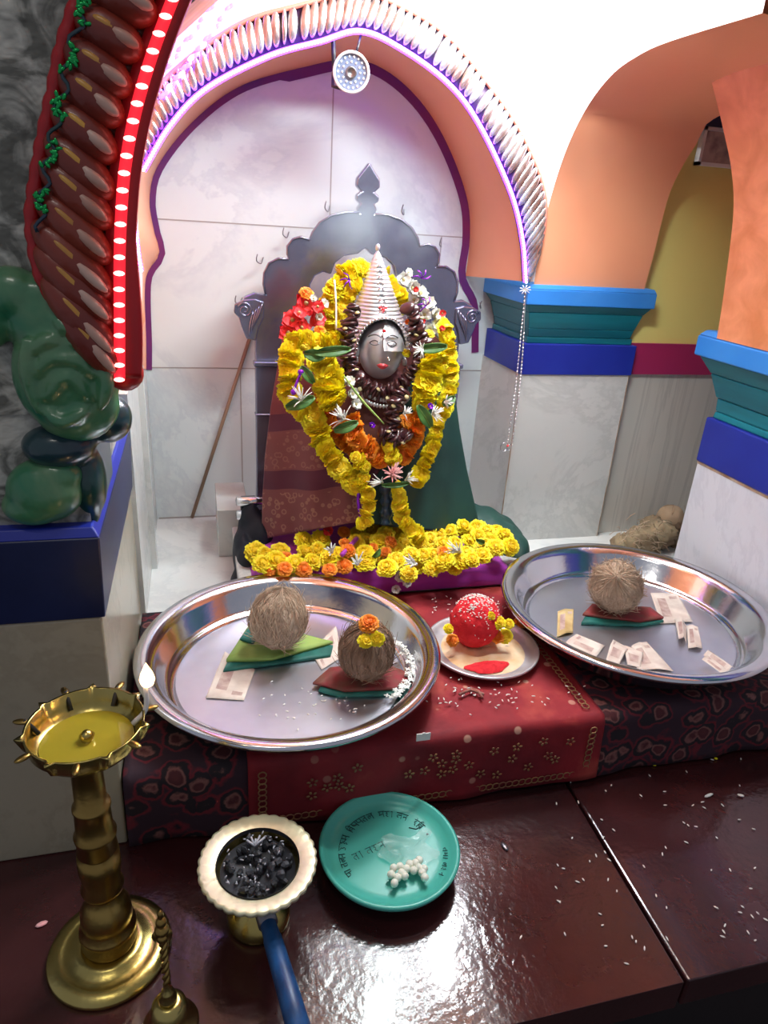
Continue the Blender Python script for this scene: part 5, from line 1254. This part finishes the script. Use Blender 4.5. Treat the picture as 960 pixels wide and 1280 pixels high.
# thin white thread on the yellow arc
b = B(); b.tube(spline([at(418, 350, 1, 1.40), at(420, 380, 1, 1.385), at(420, 412, 1, 1.37)], 10), .0018, 5); tag(mk('cotton_thread', b, M['paperw']), 'white cotton thread hanging over the yellow arc left of the crown', 'thread')
b = B(); b.tube(spline([at(430, 470, 1, 1.29), at(452, 500, 1, 1.285), at(480, 530, 1, 1.28)], 10), lambda u: .0014+.0012*math.sin(PI*u), 5); tag(mk('grass_stalk', b, M['limecloth']), 'pale green stalk lying diagonally across the chest', 'stalk')
b = B(); b.tube(spline([at(451, 600, 1, 1.29), at(448, 625, 1, 1.28), at(452, 650, 1, 1.27)], 10), .004, 6); tag(mk('violet_ribbon', b, M['violetfoil']), 'violet ribbon behind the left marigold pendant', 'ribbon')
# leafy mass between the two pendants
b = B(); b.tube(spline([at(482, 608, 1, 1.30), at(483, 630, 1, 1.29), at(482, 655, 1, 1.28)], 14), lambda u: .012+.003*math.sin(u*20), 10); tag(mk('leaf_bundle', b, M['darkgreen']), 'dark leafy bundle between the two marigold pendants', 'leaves')
# ================================================================== FLOWER HEAP ON THE SEAT
heap = []
def heapspots(poly, n, col, r, z0, rz=.012):
    xs_ = [p[0] for p in poly]; ys_ = [p[1] for p in poly]; k = 0; tries = 0
    while k < n and tries < 4000:
        tries += 1
        x, y = R.uniform(min(xs_), max(xs_)), R.uniform(min(ys_), max(ys_)); ins = False
        for i in range(len(poly)):
            (x0, y0), (x1, y1) = poly[i], poly[(i+1) % len(poly)]
            if (y0 > y) != (y1 > y) and x < (x1-x0)*(y-y0)/(y1-y0)+x0: ins = not ins
        if not ins: continue
        if any((x-a)**2+((y-c)*1.4)**2 < 150 for a, c in heap): continue
        heap.append((x, y)); k += 1
        z = z0+R.uniform(0, rz)
        p = at(x, y, 2, z)
        flower(col, p, r*R.uniform(.85, 1.15), '%s marigold in the heap spread over the magenta cloth' % col, '%s marigolds in the heap on the magenta cloth' % col, (R.uniform(-.5, .5), -.7, 1))
heapspots([(312, 690), (340, 675), (400, 668), (430, 690), (420, 706), (330, 708)], 13, 'yellow', .0225, .212)
heapspots([(322, 700), (430, 690), (440, 712), (340, 714)], 6, 'orange', .0175, .206)
heapspots([(440, 668), (470, 650), (520, 655), (520, 700), (490, 712), (440, 700)], 20, 'yellow', .021, .212, .02)
heapspots([(520, 662), (560, 655), (630, 665), (642, 682), (620, 692), (570, 705), (520, 700)], 28, 'yellow', .021, .210, .02)
heapspots([(430, 660), (620, 665), (620, 690), (430, 700)], 12, 'orange', .0145, .226, .012)
heapspots([(475, 700), (580, 700), (560, 718), (480, 718)], 5, 'yellow', .018, .200)
flower('orange', at(543, 651, 2, .235), .019, 'orange marigold highest at the back of the heap right of the pendants')
for (x, y, lb) in [(415, 690, 'white tassel flower standing in the left half of the flower heap'), (447, 705, 'white tassel flower at the front of the heap just above the left tray'), (520, 705, 'white tassel flower in the middle front of the heap'), (575, 690, 'long white tassel flower lying across the right half of the heap')]:
    tassel(lb, at(x, y, 2, .236), .034 if x < 570 else .045, M['petalwhite'], 14, .6, (-.8 if x > 500 else -.2, -.5, .5), .0018)
for (x, y) in [(500, 722), (494, 735), (508, 728), (497, 712)]:
    blossom('cream blossom hanging over the front of the magenta cloth', at(x, y, 1, 1.208), .016, M['petalwhite'], 7, 'cream blossoms over the front of the magenta cloth', open_=.5)
blossom('red bloom standing in the left half of the flower heap', at(410, 668, 2, .235), .022, M['petalred'], 5, direc=(0, -.2, 1), open_=.3)
b = B(); b.tube(spline([at(427, 694, 2, .235), at(436, 684, 2, .24), at(446, 673, 2, .245)], 8), .005, 8); tag(mk('violet_ribbon', b, M['purplecloth']), 'magenta ribbon curl in the left half of the flower heap', 'ribbon')
for (x, y, a) in [(560, 690, .4), (600, 675, -.3), (470, 690, .9)]:
    leaf('small green leaf peeping out of the flower heap', at(x, y, 2, .235), .022, .012, a, group='small leaves in the flower heap')
# ================================================================== STICK, HOOKS, CHAIN, SACK
b = B(); b.tube([at(240, 647, 1, YB-.012), at(313, 420, 1, YB-.008)], .0045, 8); tag(mk('wooden_stick', b, M['wood']), 'thin brown stick leaning on the marble wall left of the throne', 'stick')
for (x, y, lb) in [(303, 372, 'beside the left capital of the throne'), (329, 322, 'above the left outer lobe of the throne'), (361, 290, 'above the second left lobe of the throne'), (412, 258, 'left of the throne finial'), (505, 262, 'right of the throne finial'), (551, 302, 'above the right lobe of the throne'), (600, 378, 'beside the right capital of the throne')]:
    c = at(x, y, 1, YB-.004); b = B()
    b.tube(spline([c, c+Vector((-.008, -.03, -.012)), c+Vector((-.020, -.05, -.004)), c+Vector((-.018, -.055, .010))], 10), .0013, 5)
    tag(mk('wire_hook', b, M['silverdark']), 'thin bent wire on the wall '+lb, 'wire')
t = thing('bead_string', 'thin string of silver beads hanging from the right foot of the niche arch', 'bead string', at(657, 360, 1, YN-.04))
YY = YN-.04
for s_, pts in ((0, [(657, 362), (651, 420), (645, 480), (638, 530), (633, 562)]), (1, [(657, 362), (654, 430), (650, 480), (645, 520), (640, 556)])):
    sp = spline([at(x, y, 1, YY) for x, y in pts], 46)
    b = B(); b.tube(sp, .0008, 4); mk('thread', b, M['silver'], t)
    for p in sp[::1] if s_ == 0 else sp[12:]:
        d = B(); d.ell(p, (.0028,)*3, None, 6, 4); mk('bead', d, M['steel'], t)
b = B(); c = at(632, 560, 1, YY); b.tube([c+Vector((.009*math.cos(k*PI/8)-.004, 0, .011*math.sin(k*PI/8)+.003)) for k in range(16)], .0016, 6, True); b.tube([c+Vector((.006*math.cos(k*PI/8)+.008, 0, .008*math.sin(k*PI/8)+.002)) for k in range(16)], .0014, 6, True); mk('ring_pendant', b, M['steel'], t)
b = B(); b.ell(c+Vector((.004, -.002, .006)), (.003,)*3, None, 8, 6); mk('red_bead', b, M['petalred'], t)
b = B(); c = at(656, 362, 1, YY)
for k in range(9): a = k*.7; b.tube([c, c+Vector((.014*math.cos(a), -.003, .010*math.sin(a)))], .0012, 4)
mk('clear_tuft', b, M['plastic_white'], t)
c = at(838, 648, 1, 1.46)
coconut('round brown coconut resting on the husk bundle at the foot of the aisle wall', c, .036, RM(0, 0), (mat('bare_coconut_shell', (.42, .30, .19), (.34, .22, .14), 12, rough=.8, bump=.3), M['fibre']), 30, .05, 31, elong=1.0)
t = thing('husk_bundle', 'heap of torn straw coloured coconut husk on the floor by the aisle wall', 'husk', (at(810, 680, 1, 1.44)))
for k, (x, y, Y, r, el) in enumerate([(824, 668, 1.42, .050, .75), (806, 676, 1.42, .05, .7), (790, 684, 1.42, .045, .6), (774, 684, 1.43, .035, .6), (845, 675, 1.45, .045, .9), (812, 655, 1.46, .03, .6)]):
    b = B(); b.ell(at(x, y, 1, Y), (r, r*.8, r*el), RM(0, .5*k), 26, 18, lambda q: 1+.28*noise.noise(q*2.6+Vector((k*3, 0, 0)))+.12*noise.noise(q*8)); mk('husk_piece', b, M['sack'], t)
b = B()
for k in range(60):
    p = at(R.uniform(768, 830), R.uniform(650, 692), 1, 1.385); q = Vector((R.uniform(-1, 1), -.3, R.uniform(-.6, .8)))*.03; b.tube([p, p+q*.5+Vector((0, 0, .004)), p+q], .0010, 3)
o = mk('loose_fibre', b, M['fibrepale'], t); o['kind'] = 'stuff'
# incense smoke drifting in front of the throne top
def smoke():
    b = B(); c = at(465, 285, 1, 1.54)
    b.ell((c.x, 1.515, c.z), (.17, .05, .085), None, 24, 14)
    m = bpy.data.materials.new('incense_smoke'); m.use_nodes = True; nt = m.node_tree; nt.nodes.clear()
    out = nt.nodes.new('ShaderNodeOutputMaterial'); v = nt.nodes.new('ShaderNodeVolumeScatter'); v.inputs['Color'].default_value = (.9, .92, 1, 1)
    tc = nt.nodes.new('ShaderNodeTexCoord'); n = nt.nodes.new('ShaderNodeTexNoise'); n.inputs['Scale'].default_value = 7; n.inputs['Detail'].default_value = 2
    nt.links.new(tc.outputs['Object'], n.inputs[0])
    vs = nt.nodes.new('ShaderNodeVectorMath'); vs.operation = 'SUBTRACT'; vs.inputs[1].default_value = (c.x, 1.515, c.z); nt.links.new(tc.outputs['Object'], vs.inputs[0])
    vd = nt.nodes.new('ShaderNodeVectorMath'); vd.operation = 'DIVIDE'; vd.inputs[1].default_value = (.17, .05, .085); nt.links.new(vs.outputs[0], vd.inputs[0])
    ln = nt.nodes.new('ShaderNodeVectorMath'); ln.operation = 'LENGTH'; nt.links.new(vd.outputs[0], ln.inputs[0])
    fo = nt.nodes.new('ShaderNodeMapRange'); fo.inputs['From Min'].default_value = 1; fo.inputs['From Max'].default_value = .2; nt.links.new(ln.outputs['Value'], fo.inputs['Value'])
    mr = nt.nodes.new('ShaderNodeMapRange'); mr.inputs['From Min'].default_value = .42; mr.inputs['From Max'].default_value = .68; mr.inputs['To Max'].default_value = 14.0; nt.links.new(n.outputs['Fac'], mr.inputs['Value'])
    mu = nt.nodes.new('ShaderNodeMath'); mu.operation = 'MULTIPLY'; nt.links.new(mr.outputs[0], mu.inputs[0]); nt.links.new(fo.outputs[0], mu.inputs[1])
    nt.links.new(mu.outputs[0], v.inputs['Density']); nt.links.new(v.outputs[0], out.inputs['Volume'])
    o = mk('incense_smoke', b, m); tag(o, 'thin bluish incense smoke drifting in front of the top of the throne', 'smoke', None, 'stuff')
smoke()
SC.cycles.volume_step_rate = 3
